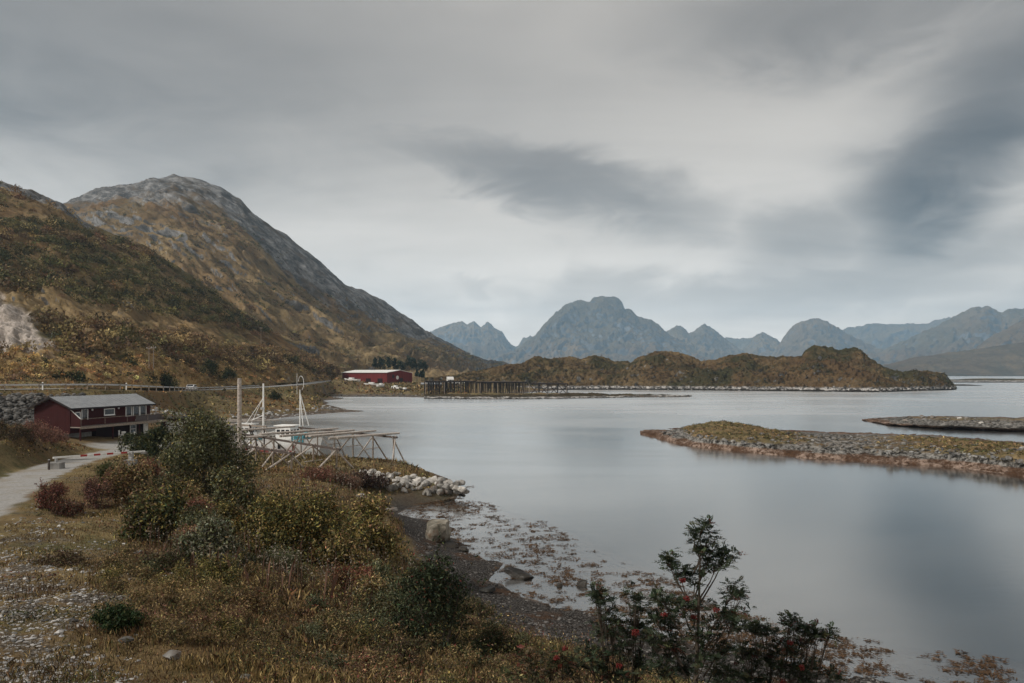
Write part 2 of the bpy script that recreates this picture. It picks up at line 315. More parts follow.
def land_z(X, Y, full=False):
    X = np.asarray(X, float); Y = np.asarray(Y, float)
    b = land_base(X, Y); o = np.zeros_like(X)
    far = smooth(Y, 80, 180)
    dry = smooth(b, 0.1, 1.2)
    n = fbm(X, Y, o, 5.0, 4) * (0.16 + 0.5 * far) * dry + fbm(X, Y, o + 3, 0.9, 3) * 0.06 * (1 - far) * smooth(b, -0.3, 0.5) + fbm(X, Y, o + 7, 1.8, 4, ridged=False) * 0.055 * (1 - dry) * smooth(b, -1.0, 0)
    n += fbm(X, Y, o + 11, 22., 3) * 0.9 * far * dry
    rd, rz = polydist(X, Y, ROAD); ld, lz = polydist(X, Y, LANE)
    kr = 1 - smooth(rd, 3.9, 6.2); kl = 1 - smooth(ld, 1.9, 4.5)
    yd = np.hypot((X + 44) / 9.0, (Y - 88) / 9.0); ky = 1 - smooth(yd, 0.75, 1.15)
    z = b + n * (1 - 0.85 * np.maximum(kl, ky)); z = z * (1 - kl) + (lz + n * 0.12) * kl; z = z * (1 - kr) + (rz - 0.08) * kr
    z = np.maximum(z, -4.2)
    return (z, b, rd, ld, yd) if full else z
def gz(x, y): return float(land_z(np.array([x]), np.array([y]))[0])

pxs = np.linspace(-380, 1420, 720); lys = np.linspace(math.log(2.2), math.log(480), 520)
U, V = np.meshgrid((pxs - CX) / F, lys); Yg = np.exp(V); Xg = U * Yg
Zg, Bg, RD, LD, YD = land_z(Xg, Yg, True); PXg = U * F + CX
o0 = np.zeros_like(Xg)
nz1 = fbm(Xg, Yg, o0 + 21, 4.0, 4); nz2 = fbm(Xg, Yg, o0 + 31, 1.1, 3)
stony = smooth(nz1 * 0.8 + nz2 * 0.5 + 0.72 * (1 - smooth(PXg, 40, 260)) * (1 - smooth(Yg, 14, 30)) * smooth(Yg, 5, 9) - 0.25, 0.0, 0.5)
stony = np.maximum(stony, 0.9 * (1 - smooth(np.hypot((PXg - 165) / 32, (Yg - 122) / 16), 0.6, 1.2)))
lane = np.maximum(1 - smooth(LD + nz2 * 0.5, 1.5, 2.1), (1 - smooth(YD + nz2 * 0.06, 0.6, 0.8)))
beach = (1 - smooth(Bg + nz1 * 0.3, 1.0, 1.35)) * (1 - smooth(Yg, 56, 66)) * smooth(PXg, 360, 400)
shore = (1 - smooth(Bg + nz1 * 0.25, 0.35, 0.75)) * smooth(Yg, 55, 75)
sandm = np.where(Yg < 80, smooth(-Bg, 0.0, 0.12) * (1 - smooth(-Bg, 0.3, 1.1)), 0)
def land_material():
    m, t, bs, _ = new_mat('land'); p = pos(t)
    a = t.n('ShaderNodeAttribute', attribute_name='mask'); mk = t.n('ShaderNodeSeparateColor', {0: a.outputs['Color']}); r, gch, b = mk.outputs; al = a.outputs['Alpha']
    b1 = t.n('ShaderNodeAttribute', attribute_name='mask2'); mk2 = t.n('ShaderNodeSeparateColor', {0: b1.outputs['Color']})
    nA = t.noise(p, 0.06, 6, 0.6); nB = t.noise(p, 0.45, 6, 0.65); nC = t.noise(p, 6.0, 5, 0.7); nD = t.noise(p, 25.0, 3, 0.6)
    gcol = t.mix(t.ss(nB, 0.38, 0.62), (0.12, 0.092, 0.048), (0.225, 0.175, 0.086))
    gcol = t.mix(t.ss(nA, 0.42, 0.6), gcol, (0.15, 0.098, 0.05)); gcol = t.mix(t.m('MULTIPLY', t.ss(t.noise(p, 0.2, 6, 0.65), 0.5, 0.66), 0.8), gcol, (0.08, 0.08, 0.035))
    gcol = t.mix(t.m('MULTIPLY', t.ss(nC, 0.42, 0.68), 0.55), gcol, (0.028, 0.02, 0.012))
    vor = t.n('ShaderNodeTexVoronoi', {'Vector': p, 'Scale': 17.0}); vc = t.n('ShaderNodeSeparateColor', {0: vor.outputs['Color']}).outputs[0]
    pe = t.mix(vc, (0.055, 0.046, 0.036), (0.22, 0.20, 0.175)); pe = t.mix(t.ss(vor.outputs['Distance'], 0.35, 0.6), pe, (0.05, 0.042, 0.034))
    v2 = t.n('ShaderNodeTexVoronoi', {'Vector': p, 'Scale': 14.0}); vc2 = t.n('ShaderNodeSeparateColor', {0: v2.outputs['Color']}).outputs[0]
    sh = t.mix(vc2, (0.028, 0.026, 0.025), (0.115, 0.105, 0.098)); sh = t.mix(t.ss(v2.outputs['Distance'], 0.35, 0.65), sh, (0.016, 0.014, 0.012))
    sh = t.mix(t.m('MULTIPLY', t.ss(nB, 0.52, 0.66), 0.6), sh, (0.07, 0.036, 0.018))
    grav = t.mix(t.ss(nC, 0.3, 0.7), (0.21, 0.205, 0.195), (0.32, 0.31, 0.295)); grav = t.mix(t.m('MULTIPLY', t.ss(nB, 0.5, 0.65), 0.5), grav, (0.19, 0.15, 0.095))
    shr = t.mix(t.ss(nB, 0.35, 0.65), (0.05, 0.036, 0.026), (0.15, 0.125, 0.105)); shr = t.mix(t.ss(nC, 0.5, 0.7), shr, (0.03, 0.022, 0.014))
    c = t.mix(t.m('MULTIPLY', r, t.ss(t.noise(p, 1.1, 6, 0.7), 0.40, 0.56)), gcol, pe); c = t.mix(b, c, shr); c = t.mix(gch, c, sh); c = t.mix(al, c, grav)
    sand = t.mix(t.ss(nB, 0.3, 0.7), (0.44, 0.33, 0.26), (0.62, 0.50, 0.41)); sand = t.mix(t.m('MULTIPLY', t.ss(t.noise(p, 1.6, 7, 0.7), 0.54, 0.64), 0.85), sand, (0.16, 0.09, 0.045))
    deep = (0.30, 0.315, 0.305)  # bed colour carries the deep water's light loss and milky scatter
    z = t.n('ShaderNodeSeparateXYZ', {0: p}).outputs[2]
    c = t.mix(mk2.outputs[0], c, sand); c = t.mix(mk2.outputs[1], c, deep)
    t.put(bs.inputs['Base Color'], c); bs.inputs['Roughness'].default_value = 0.95; bs.inputs['Specular IOR Level'].default_value = 0.05
    bump(t, bs, t.m('ADD', nC, t.m('MULTIPLY', nD, 0.4)), 0.06); return m
nr, ncl = Xg.shape; ii = np.arange(nr * ncl).reshape(nr, ncl)
lf = np.stack([ii[:-1, :-1], ii[:-1, 1:], ii[1:, 1:], ii[1:, :-1]], -1).reshape(-1, 4)
deepm = smooth(-Bg, 0.3, 1.1)
land = mesh_np('terrain', np.stack([Xg, Yg, Zg], -1).reshape(-1, 3), lf, land_material(), smooth=True, col=np.stack([stony, beach, shore, lane], -1).reshape(-1, 4), attr='mask')
_c = np.ones((nr * ncl, 4), np.float32); _c[:, 0] = sandm.ravel(); _c[:, 1] = deepm.ravel(); _c[:, 2] = 0
land.data.attributes.new('mask2', 'FLOAT_COLOR', 'POINT').data.foreach_set('color', _c.ravel())
tag(land, 'rust and ochre grass land with gravel lane, shingle beach and spit', 'ground', kind='structure')

# seabed and water
def plane(name, x0, y0, x1, y1, z, mat):
    return MB().box((x0, y0, z - 0.05), (x1, y1, z), ).build(name, mat)
sb = MB(); sb.v = [(-12000, -200, -4.6), (12000, -200, -4.6), (12000, 12000, -4.6), (-12000, 12000, -4.6)]; sb.f = [[0, 1, 2, 3]]
tag(sb.build('seabed', simple('silt_water_tone', (0.30, 0.315, 0.305), 0.9, 0.2, 0.05)), 'grey silt bed toned for light lost and scattered in the fjord water', 'seabed', kind='structure')  # same grey: light lost and scattered in deep water put into the bed
def water_material():
    m = bpy.data.materials.new('fjord_water'); m.use_nodes = True; t = NT(m.node_tree); t.N.clear(); p = pos(t)
    wv = t.noise(t.scale(p, 0.6, 1.6, 1), 1.0, 4, 0.6); wv2 = t.noise(t.scale(p, 0.05, 0.16, 1), 1.0, 4, 0.55)
    rip = t.ss(t.noise(t.scale(p, 0.012, 0.03, 1), 1.0, 4, 0.6, 0.6), 0.45, 0.62)
    bm = t.n('ShaderNodeBump', {'Height': t.m('ADD', t.m('MULTIPLY', wv, t.m('ADD', 0.35, t.m('MULTIPLY', rip, 0.5))), t.m('MULTIPLY', wv2, 0.8)), 'Distance': 0.05, 'Strength': 0.22})
    gl = t.n('ShaderNodeBsdfGlossy', {'Color': (0.97, 0.975, 0.97), 'Roughness': t.m('ADD', t.m('ADD', 0.12, t.m('MULTIPLY', rip, 0.07)), t.m('MULTIPLY', t.ss(t.n('ShaderNodeSeparateXYZ', {0: p}).outputs[1], 70.0, 220.0), 0.13)), 'Normal': bm.outputs[0]})
    tr = t.n('ShaderNodeBsdfTransparent', {'Color': (0.86, 0.90, 0.89)})
    fr = t.n('ShaderNodeFresnel', {'IOR': 2.1, 'Normal': bm.outputs[0]})
    mx = t.n('ShaderNodeMixShader', {0: t.m('ADD', 0.30, t.m('MULTIPLY', fr.outputs[0], 0.78), clamp=True)}); t.L.new(tr.outputs[0], mx.inputs[1]); t.L.new(gl.outputs[0], mx.inputs[2])
    t.L.new(mx.outputs[0], t.n('ShaderNodeOutputMaterial').inputs[0]); return m
wt = MB(); wt.v = [(-11000, 2, 0), (11000, 2, 0), (11000, 11000, 0), (-11000, 11000, 0)]; wt.f = [[0, 1, 2, 3]]
tag(wt.build('water', water_material()), 'calm grey fjord water mirroring the overcast sky', 'water', kind='structure')

# haze
hz = MB().box((-9500, -150, -6), (9500, 10200, 900)); hzm = bpy.data.materials.new('haze'); hzm.use_nodes = True; th = NT(hzm.node_tree); th.N.clear()
vol = th.n('ShaderNodeVolumePrincipled', {'Color': (0.50, 0.755, 1.0), 'Density': 0.000088, 'Anisotropy': 0.2})
th.L.new(vol.outputs[0], th.n('ShaderNodeOutputMaterial').inputs['Volume'])
hzo = tag(hz.build('haze', hzm), 'thin pale blue haze over the fjord', 'haze', kind='stuff')

# ------------------------------------------------------------------ hills and mountains
def hillmat(name, rust=1.0, rock=(0.17, 0.168, 0.165), rocky=0.5, fine=1.0, green=0.5, scree=False, alt=None, tone=1.0, bmp=1.0, lay=False):
    m, t, bs, _ = new_mat(name); p = pos(t); nrm = t.n('ShaderNodeNewGeometry').outputs['Normal']; nzv = t.n('ShaderNodeSeparateXYZ', {0: nrm}).outputs[2]
    s = t.n('ShaderNodeSeparateXYZ', {0: p})
    p0_ = p; s_ = t.n('ShaderNodeSeparateXYZ', {0: p}).outputs; p = t.n('ShaderNodeCombineXYZ', {0: t.m('SUBTRACT', t.m('MULTIPLY', s_[0], 0.42), t.m('MULTIPLY', s_[2], 0.22)), 1: t.m('MULTIPLY', s_[1], 0.7), 2: t.m('ADD', t.m('MULTIPLY', s_[0], 0.47), t.m('MULTIPLY', s_[2], 0.88))}).outputs[0] if lay else p
    nA = t.noise(p, 0.008 * fine, 6, 0.6); nB = t.noise(p, 0.04 * fine, 7, 0.65); nC = t.noise(p, 0.22 * fine, 6, 0.7)
    c = t.mix(t.ss(nB, 0.36, 0.62), (0.125, 0.085, 0.045), (0.24, 0.175, 0.092)); c = t.mix(t.m('MULTIPLY', t.ss(nA, 0.42, 0.62), 0.5), c, (0.125, 0.067, 0.030))
    c = t.mix(t.m('MULTIPLY', t.ss(t.noise(p, 0.025 * fine, 7, 0.68, 0.4), 0.46, 0.62), green), c, (0.062, 0.060, 0.028))
    c = t.mix(t.m('MULTIPLY', t.ss(nC, 0.46, 0.66), 0.55), c, (0.03, 0.025, 0.015))
    c = t.mix(1.0 - rust, c, (0.075, 0.072, 0.05))
    if tone != 1.0: c = t.mix(1.0, c, (tone, tone * 0.97, tone * 0.94), 'MULTIPLY')
    rk = t.mix(t.ss(t.noise(p, 0.13 * fine, 9, 0.75), 0.38, 0.62), tuple(x * 0.35 for x in rock), tuple(x * 1.3 for x in rock))
    rk = t.mix(t.m('MULTIPLY', t.ss(t.noise(p, 0.055 * fine, 9, 0.75, 1.2), 0.49, 0.56), 0.55), rk, tuple(x * 0.25 for x in rock))
    rk = t.mix(t.m('MULTIPLY', t.ss(t.noise(t.scale(p, 1, 1, 0.45), 0.05 * fine, 8, 0.7, 0.5), 0.5, 0.6), 0.6), rk, (0.07, 0.05, 0.028))
    st = t.ss(t.m('ADD', t.m('SUBTRACT', 1.0, nzv), t.m('MULTIPLY', t.m('SUBTRACT', nB, 0.5), 1.1)), 1.0 - rocky, 1.16 - rocky)
    if alt:
        hh_ = t.m('ADD', s.outputs[2], t.m('ADD', t.m('MULTIPLY', t.m('SUBTRACT', nB, 0.5), alt[1] * 3.2), t.m('MULTIPLY', t.m('SUBTRACT', nC, 0.5), alt[1] * 1.6)))
        st = t.m('MAXIMUM', st, t.ss(hh_, alt[0], alt[0] + alt[1] * 0.7))
    if scree:
        b_ = t.n('ShaderNodeSeparateColor', {0: t.n('ShaderNodeAttribute', attribute_name='mask').outputs['Color']}).outputs[2]
        st = t.m('MAXIMUM', st, t.ss(t.m('ADD', b_, t.m('MULTIPLY', t.m('SUBTRACT', nB, 0.5), 1.3)), 0.45, 0.62))
    c = t.mix(st, c, rk)
    if scree:
        a = t.n('ShaderNodeAttribute', attribute_name='mask'); mr = t.n('ShaderNodeSeparateColor', {0: a.outputs['Color']}).outputs
        sc_ = t.mix(t.ss(t.noise(p, 1.2, 6, 0.7), 0.35, 0.65), (0.19, 0.165, 0.14), (0.42, 0.37, 0.33))
        c = t.mix(mr[0], c, sc_); gr = t.mix(t.ss(t.noise(p, 0.5, 7, 0.7), 0.35, 0.65), (0.17, 0.11, 0.05), (0.38, 0.26, 0.12)); c = t.mix(mr[1], c, gr)
    t.put(bs.inputs['Base Color'], c); bs.inputs['Roughness'].default_value = 0.95; bs.inputs['Specular IOR Level'].default_value = 0.05
    bump(t, bs, t.m('ADD', nC, nB), 1.2 * bmp / fine); return m
HILLS = {}
def loft(name, label, cat, lines, px0, px1, nu, nvs, mat, amp, scl, ridged=0.5, edge=0.25, seed=0.0, maskfn=None, smoothing=True, fine=0.42, gully=None, slant=0.35, aniso=None):
    """surface through a stack of lines (column, row, distance), front foot first; relief is added as real displacement"""
    px = np.linspace(px0, px1, nu); L = []
    for ln in lines:
        a = np.array(ln, float); L.append(np.stack([np.interp(px, a[:, 0], a[:, 1]), np.interp(px, a[:, 0], a[:, 2])], 1))
    L = np.array(L); pts = []; T = []
    for k in range(len(lines) - 1):
        n = nvs[k] if isinstance(nvs, (list, tuple)) else nvs
        for j in range(n if k < len(lines) - 2 else n + 1): T.append(k + j / n)
    T = np.array(T); k = np.minimum(T.astype(int), len(lines) - 2); f = (T - k)[:, None]
    D = np.exp(np.log(L[k, :, 1]) * (1 - f) + np.log(L[k + 1, :, 1]) * f)
    Zl = H - (L[:, :, 0] - HY) / F * L[:, :, 1]; Z = Zl[k] * (1 - f) + Zl[k + 1] * f
    PX = np.broadcast_to(px, D.shape); X = (PX - CX) / F * D; Y = D.copy()
    q = seed + np.zeros_like(X); X0, Y0, Z0 = X, Y, Z
    if aniso: X, Y, Z = (0.88 * X - 0.47 * Z) / aniso, Y / (0.6 * aniso), 0.47 * X + 0.88 * Z
    kd = fbm(X, Y, Z + q, scl, 6, 0.52) * (1 - ridged) + (fbm(X, Y, Z * 0.6 + q, scl * 1.3, 6, 0.5, ridged=True) - 0.9) * 0.6 * ridged
    X, Y, Z, XA, YA, ZA = X0, Y0, Z0, X, Y, Z
    crest = len(lines) - 2
    wgt = np.where(T < crest, edge + (1 - edge) * np.sin(np.clip(T / crest, 0, 1) * math.pi) ** 0.7, edge)[:, None]
    foot = smooth(T, 0.0, 0.25)[:, None]
    kf = (fbm(XA + 31, YA, ZA * 0.9 + q, scl * 0.22, 5, 0.58, ridged=True) - 0.9) * 0.5 + fbm(XA, YA + 13, ZA + q, scl * 0.12, 3, 0.6) * 0.3
    d = (amp * kd * wgt + amp * fine * kf * (0.45 + 0.55 * wgt)) * foot
    Z2 = Z + d; Y2 = Y - d * 0.7
    if gully:
        ga_, gs_ = gully; wx_ = fbm(X, Y, Z + q, scl * 0.8, 3) * 0.9
        gl_ = (fbm(PX / gs_ + wx_ + slant * T[:, None], T[:, None] * 0.9 + q, 0 * X, 1.0, 4, 0.55, ridged=True) - 0.7) * ga_
        lg_ = np.sin((Z + wx_ * scl * 0.25) / (scl * 0.16)) * ga_ * 0.16 * smooth(fbm(X, Y, Z * 2, scl * 0.7, 3), -0.1, 0.3)
        gl_ = (gl_ + lg_) * foot * np.where(T < crest, 0.25 + 0.75 * np.sin(np.clip(T / crest, 0, 1) * math.pi) ** 0.6, 0.25)[:, None]
        Z2 = Z2 + gl_; Y2 = Y2 - gl_ * 0.8
    V3 = np.stack([X, Y2, Z2], -1).reshape(-1, 3); r_, c_ = X.shape; jj = np.arange(r_ * c_).reshape(r_, c_)
    fc = np.stack([jj[:-1, :-1], jj[:-1, 1:], jj[1:, 1:], jj[1:, :-1]], -1).reshape(-1, 4)
    col = maskfn(PX, T[:, None] + 0 * PX, X, Y2, Z2).reshape(-1, 4) if maskfn else None
    o = mesh_np(name, V3, fc, mat, smooth=smoothing, col=col, attr='mask')
    tag(o, label, cat, kind='structure'); HILLS[label] = (X, Y2, Z2, PX, T); return o
# near hillside above the road
CR1 = [(-380,120,330),(-200,150,330),(-80,170,330),(0,184,335),(32,191,338),(62,204,342),(84,221,348),(104,231,355),(150,249,370),(185,272,385),(215,292,400),(250,318,415),(290,344,430),(318,362,445),(338,377.5,460)]
def mk1(PX, T, X, Y, Z):
    n = fbm(X, Y, Z, 14., 4)
    scree = smooth(0.52 * (1 - PX / 66) - (T - 1.0) + n * 0.16, 0.0, 0.10) * smooth(T, 0.93, 1.0)
    bench = (1 - smooth(T + n * 0.12, 0.86, 1.0)); crag = smooth(T, 2.72, 3.0) * (1 - smooth(PX, 60, 130)) + 0.62 * np.exp(-((PX - 130) / 26) ** 2 - ((T - 2.05) / .16) ** 2); bench = bench * (1 - scree); return np.stack([scree, bench * (0.6 + 0.4 * np.clip(n * 2, -1, 1)), crag, 0 * T + 1], -1)
def mk2(PX, T, X, Y, Z):
    return np.stack([0 * T, 0 * T, smooth(T - 1, 3.05 - .9 * smooth(PX, 180, 300), 3.9 - .5 * smooth(PX, 200, 300)) * .95, 0 * T + 1], -1)
loft('hill', 'shrub covered hillside rising above the road', 'hill', [
    [(-380,390,112),(0,386,121),(70,386.5,131),(140,388,153),(190,388,195),(240,385,230),(282,383,272),(318,381.5,372),(338,381.5,430)],
    [(-380,352,150),(0,358,150),(60,360,156),(140,362,180),(200,366,220),(240,368,255),(282,372,300),(318,376,385),(338,379.5,440)],
    [(-380,245,235),(0,270,240),(60,285,250),(104,300,262),(150,312,280),(215,330,320),(250,345,345),(290,360,370),(318,370,400),(338,378.5,450)],
    CR1, [(a, b + 45, d * 1.5) for a, b, d in CR1]], -380, 338, 420, [50, 90, 90, 20], hillmat('hillside', 1.0, rocky=0.33, fine=1.6, green=0.75, scree=True, lay=True), 5.5, 38., 0.35, 0.32, 3.0, mk1, fine=0.42, gully=(1.8, 34.), slant=2.0, aniso=1.8)
CR2 = [(-380,260,900),(-100,250,900),(0,236,900),(40,214,905),(66,203,910),(85,195,920),(100,190,930),(118,187,940),(132,184,950),(150,180,960),(165,178.5,970),(175,176.5,980),(188,178.5,985),(202,181,990),(222,189,1000),(241,201,1010),(252,213,1020),(265,223,1030),(284,234,1050),(300,246,1070),(318,260,1090),(332,273,1110),(345,284,1130),(365,292,1160),(385,303,1190),(405,317,1230),(425,330,1270),(450,345,1330),(470,356,1380),(490,364,1430),(520,372,1480)]
loft('mountain', 'grey rocky peak above brown slopes across the road', 'mountain', [
    [(-380,385,468),(520,385,468)],
    [(-380,380,480),(200,380,490),(260,379.5,500),(330,378.5,520),(345,378,540),(400,376.8,640),(450,376,900),(490,375.3,1300),(520,375,1450)],
    [(-380,345,520),(100,330,520),(200,338,520),(260,346,540),(340,352,640),(400,358,820),(450,366,1080),(490,370,1380),(520,373.5,1470)],
    [(-380,300,700),(66,268,690),(130,258,690),(175,258,700),(240,278,720),(300,308,770),(345,330,860),(400,348,1020),(450,360,1200),(490,367,1410),(520,373,1475)],
    [(-380,280,800),(66,225,800),(130,215,800),(175,210,820),(240,238,860),(300,280,920),(345,308,980),(400,334,1130),(450,353,1270),(490,366,1420),(520,372.5,1478)],
    CR2, [(a, b + 40, d * 1.4) for a, b, d in CR2]], -380, 520, 520, [8, 40, 80, 90, 60, 20], hillmat('mountainside', 1.0, rock=(0.185, 0.183, 0.18), rocky=0.36, fine=0.75, green=0.4, scree=True, alt=(185, 60), lay=True), 24., 105., 0.55, 0.14, 9.0, mk2, fine=0.27, gully=(7., 26.), slant=4.0, aniso=2.6)

FARM = hillmat('far_mountain', 0.75, rock=(0.115, 0.125, 0.14), rocky=0.46, fine=0.045, green=0.5, tone=0.8, bmp=0.25, lay=True)  # some of the blue of the haze is put into this rock colour
FARB = hillmat('far_brown_hill', 0.75, rock=(0.14, 0.14, 0.138), rocky=0.33, fine=0.3, green=0.5, tone=0.6)
def peak(label, crest, d, foot=372.5, depth=0.22, amp=None, nu=300, mat=None, nv=60, edge=0.10, seed=1.0):
    a = np.array(crest, float); c = [(p, y, d) for p, y in crest]; a0, a1 = a[0, 0], a[-1, 0]
    ft = [(p, foot + 0.3, d * (1 - depth) if True else d) for p, y in crest]
    md = [(p, y * 0.45 + foot * 0.55, d * (1 - depth * 0.42)) for p, y in crest]
    bk = [(p, foot, d * (1 + depth * 0.7)) for p, y in crest]
    hgt = (foot - a[:, 1].min()) / F * d
    return loft('mountain', label, 'mountain', [ft, md, c, bk], a0, a1, nu, [nv, nv, 8], mat or FARM, (amp or 0.22) * hgt, hgt * 0.55, 0.75, edge, seed, fine=0.30, gully=(0.04 * hgt, 22.), aniso=2.0)
peak('small jagged twin peaks left of the big hazy mountain', [(420,340),(434,331),(441,328),(449,325),(456,323),(462,321.5),(467,325),(471,323.5),(474,322),(481,327.5),(485,324),(488,321.5),(495,327),(501.5,331.5),(506,338),(511,344),(519,350),(530,358),(545,366)], 7800, seed=4.)
peak('low hazy shoulder between the twin peaks and the big mountain', [(500,362),(511,350),(519,345),(523,338),(526,338.5),(530,336.5),(540,342),(560,355),(580,365)], 8300, seed=5.)
peak('big broad hazy mountain with a flat craggy summit', [(478,371),(500,361),(515,351),(534,336.5),(547,322),(556,313),(562.5,306.5),(569,303.5),(575,301),(581,299.4),(585,301),(589,303),(592,300),(595,298.7),(603,297.8),(610,298.5),(615.6,298.7),(622,303.4),(625,309.7),(628,308.5),(631,310),(637.5,317.5),(644,318.5),(651,320),(657,325),(663,331),(672,338),(690,350),(710,362),(730,370)], 6200, nu=420, nv=80, amp=0.20, seed=6.)
peak('pair of pointed hazy peaks right of the big mountain', [(640,352),(655,340),(668,331),(676.5,326),(682,327),(689,333),(694,331),(699,328),(704,325),(709,327.5),(715,331),(728,342),(739,349),(755,361),(775,370)], 7300, seed=7.)
peak('faint low ridge far behind the peaks', [(705,352),(718,340),(726,338),(740,339),(752,337.5),(765,343),(785,355)], 9000, seed=8.)
peak('small rounded horn shaped peak', [(728,365),(742,351),(749,344),(753,338),(756,335.5),(762,332.5),(766,334),(769,336),(777,340),(786,349),(800,362)], 7600, seed=9.)
peak('hazy mountain with a stepped pointed top behind the island', [(755,369),(770,358),(778,346),(784,337),(790,329),(795,325),(801,322),(808,321),(816,319),(822,320.5),(827.5,322),(839,329),(850,336),(862,342),(872,347.5),(899,359),(920,368)], 6800, seed=10.)
peak('long level hazy ridge behind the right mountains', [(820,345),(846,329),(857.5,327),(866,325),(872.5,324),(887,325),(902,324),(917,324.5),(929,324),(934,321),(941,320),(949,318),(975,325),(1010,345)], 9200, seed=11.)
peak('broad hazy mountain at the right with two tops', [(850,366),(868,358),(884,351),(902,342),(925,332.5),(944,323),(955,317),(962.5,314),(972,308),(979,307.5),(987,307),(993,310),(1000,314),(1009,310),(1024,308),(1050,300),(1090,306),(1140,330),(1200,360)], 6000, nu=300, seed=12.)
peak('darker hazy mountain flank at the right', [(955,364),(977,348),(984,342),(992.5,336),(1007.5,329),(1024,319),(1060,300),(1120,290),(1200,320),(1300,366)], 4200, nu=200, seed=13.)
loft('hill', 'low brown hill behind the water at the right', 'hill', [[(850,375.6,2500),(1024,375.6,2500),(1300,375.6,2500)], [(850,374,2700),(887,370,2700),(917,366,2700),(977,362,2700),(1024,358,2700),(1150,345,2700),(1300,350,2700)],
    [(850,372.5,3000),(887,364,3000),(917,357,3000),(947,353,3000),(977.5,349,3000),(1000,345.6,3000),(1024,342,3000),(1150,320,3000),(1300,330,3000)], [(850,373,3600),(1024,365,3600),(1300,365,3600)]], 850, 1300, 260, [30, 30, 8], FARB, 14., 110., 0.4, 0.3, 14.)

# islands
ISLM = hillmat('island_moor', 0.95, rock=(0.17, 0.165, 0.155), rocky=0.30, fine=1.1, green=0.95, tone=0.62)
def wet_edge(m, z0, z1):
    """bare pale rock then black tide band at the foot of an island"""
    t = NT(m.node_tree); bs = [n for n in t.N if n.type == 'BSDF_PRINCIPLED'][0]; c = bs.inputs['Base Color'].links[0].from_socket; p = pos(t)
    z = t.m('ADD', t.n('ShaderNodeSeparateXYZ', {0: p}).outputs[2], t.m('MULTIPLY', t.m('SUBTRACT', t.noise(p, 0.25, 6, 0.7), 0.5), z1 * 1.5))
    rk = t.mix(t.ss(t.noise(p, 0.5, 8, 0.7), 0.42, 0.6), (0.06, 0.055, 0.05), (0.42, 0.40, 0.38))
    c2 = t.mix(t.ss(z, z1, z1 * 1.5), rk, c); c3 = t.mix(t.ss(z, z0 * 0.7, z0 * 1.2), (0.02, 0.016, 0.012), c2); t.L.new(c3, bs.inputs['Base Color'])
wet_edge(ISLM, 1.0, 1.9)
IC = [(425,381),(439,380),(455,377),(478,372),(503,366),(525,363),(534,357),(544,358),(550,359.5),(556,358),(564,359),(572,357),(581,360.6),(588,357),(594,355.6),(603,357.5),(616,362),(631,362),(640,357.5),(647,355),(655,352),(662.5,351),(670,351.5),(678,353),(687,355.5),(694,358),(700,362),(708,361.5),(715,360.6),(722,358),(730,355),(738,354),(745,353),(750,354),(756,356),(768,357.5),(782,357),(792,358),(801,357),(804,352),(807,349.4),(811,347),(816,346),(822,347),(827.5,346.7),(835,349),(842,350),(848,348.5),(854,348.6),(861,351),(866,356),(872,360.6),(884,368),(893,371.5),(902,373),(914,371.5),(925,371),(935,372),(944,374.5),(951,381),(956,388)]
fd = lambda p: float(np.interp(p, [425, 520, 640, 800, 880, 950, 960], [440, 450, 455, 415, 395, 450, 470]))
cdp = lambda p: float(np.interp(p, [425, 600, 850, 900, 960], [520, 540, 500, 470, 480]))
loft('island', 'rocky moorland island with rounded knolls', 'island', [[(p, HY + (H + 0.6) * F / fd(p), fd(p)) for p, y in IC], [(p, y * 0.35 + 0.65 * (HY + (H - 3) * F / fd(p)), fd(p) * 0.6 + cdp(p) * 0.4) for p, y in IC],
    [(p, y, cdp(p)) for p, y in IC], [(p, HY + (H + 1) * F / 700, 700) for p, y in IC]], 425, 956, 640, [50, 60, 10], ISLM, 7.0, 26., 0.5, 0.15, 15., fine=0.42)
loft('island', 'low dark islet by the far right shore', 'island', [[(935,382.6,800),(1060,382.6,800)], [(935,382.0,830),(950,379.5,830),(975,378.6,830),(1000,378.5,830),(1024,378.8,830),(1050,379.5,830),(1060,382,830)], [(935,382.5,860),(1060,382.5,860)]], 935, 1060, 90, [8, 8], ISLM, 1.0, 12., 0.3, 0.3, 16.)
loft('island', 'thin dark skerry at the end of the moorland island', 'island', [[(915,385.8,600),(982,385.8,600)], [(915,385.4,615),(940,384.0,615),(965,384.3,615),(982,385.5,615)], [(915,385.6,640),(982,385.6,640)]], 915, 982, 60, [6, 6], ISLM, 0.5, 9., 0.3, 0.3, 17.)
SPM = hillmat('spit_moor', 0.6, rock=(0.10, 0.097, 0.09), rocky=0.45, fine=3.0, green=0.8, tone=0.4); wet_edge(SPM, 0.25, 0.5)
loft('islet', 'thin dark spit of land reaching right below the moorland island', 'islet', [[(424,398.6,300),(470,399.4,291),(530,399.2,293),(600,398.2,305),(650,397.2,318),(692,396.4,328)],
    [(424,396.2,312),(470,396.4,306),(530,396.2,308),(600,395.6,316),(650,395.3,325),(692,396.0,330)],
    [(424,394.3,322),(470,394.2,320),(515,394.6,320),(540,394.0,322),(575,393.2,325),(592,392.8,326),(610,394.2,328),(650,394.6,331),(692,395.7,333)],
    [(424,395,336),(470,395.4,336),(540,395.4,338),(610,395.2,340),(650,395.2,341),(692,395.6,341)]], 424, 692, 260, [8, 8, 8], SPM, 0.9, 5.0, 0.3, 0.4, 20., fine=0.6)
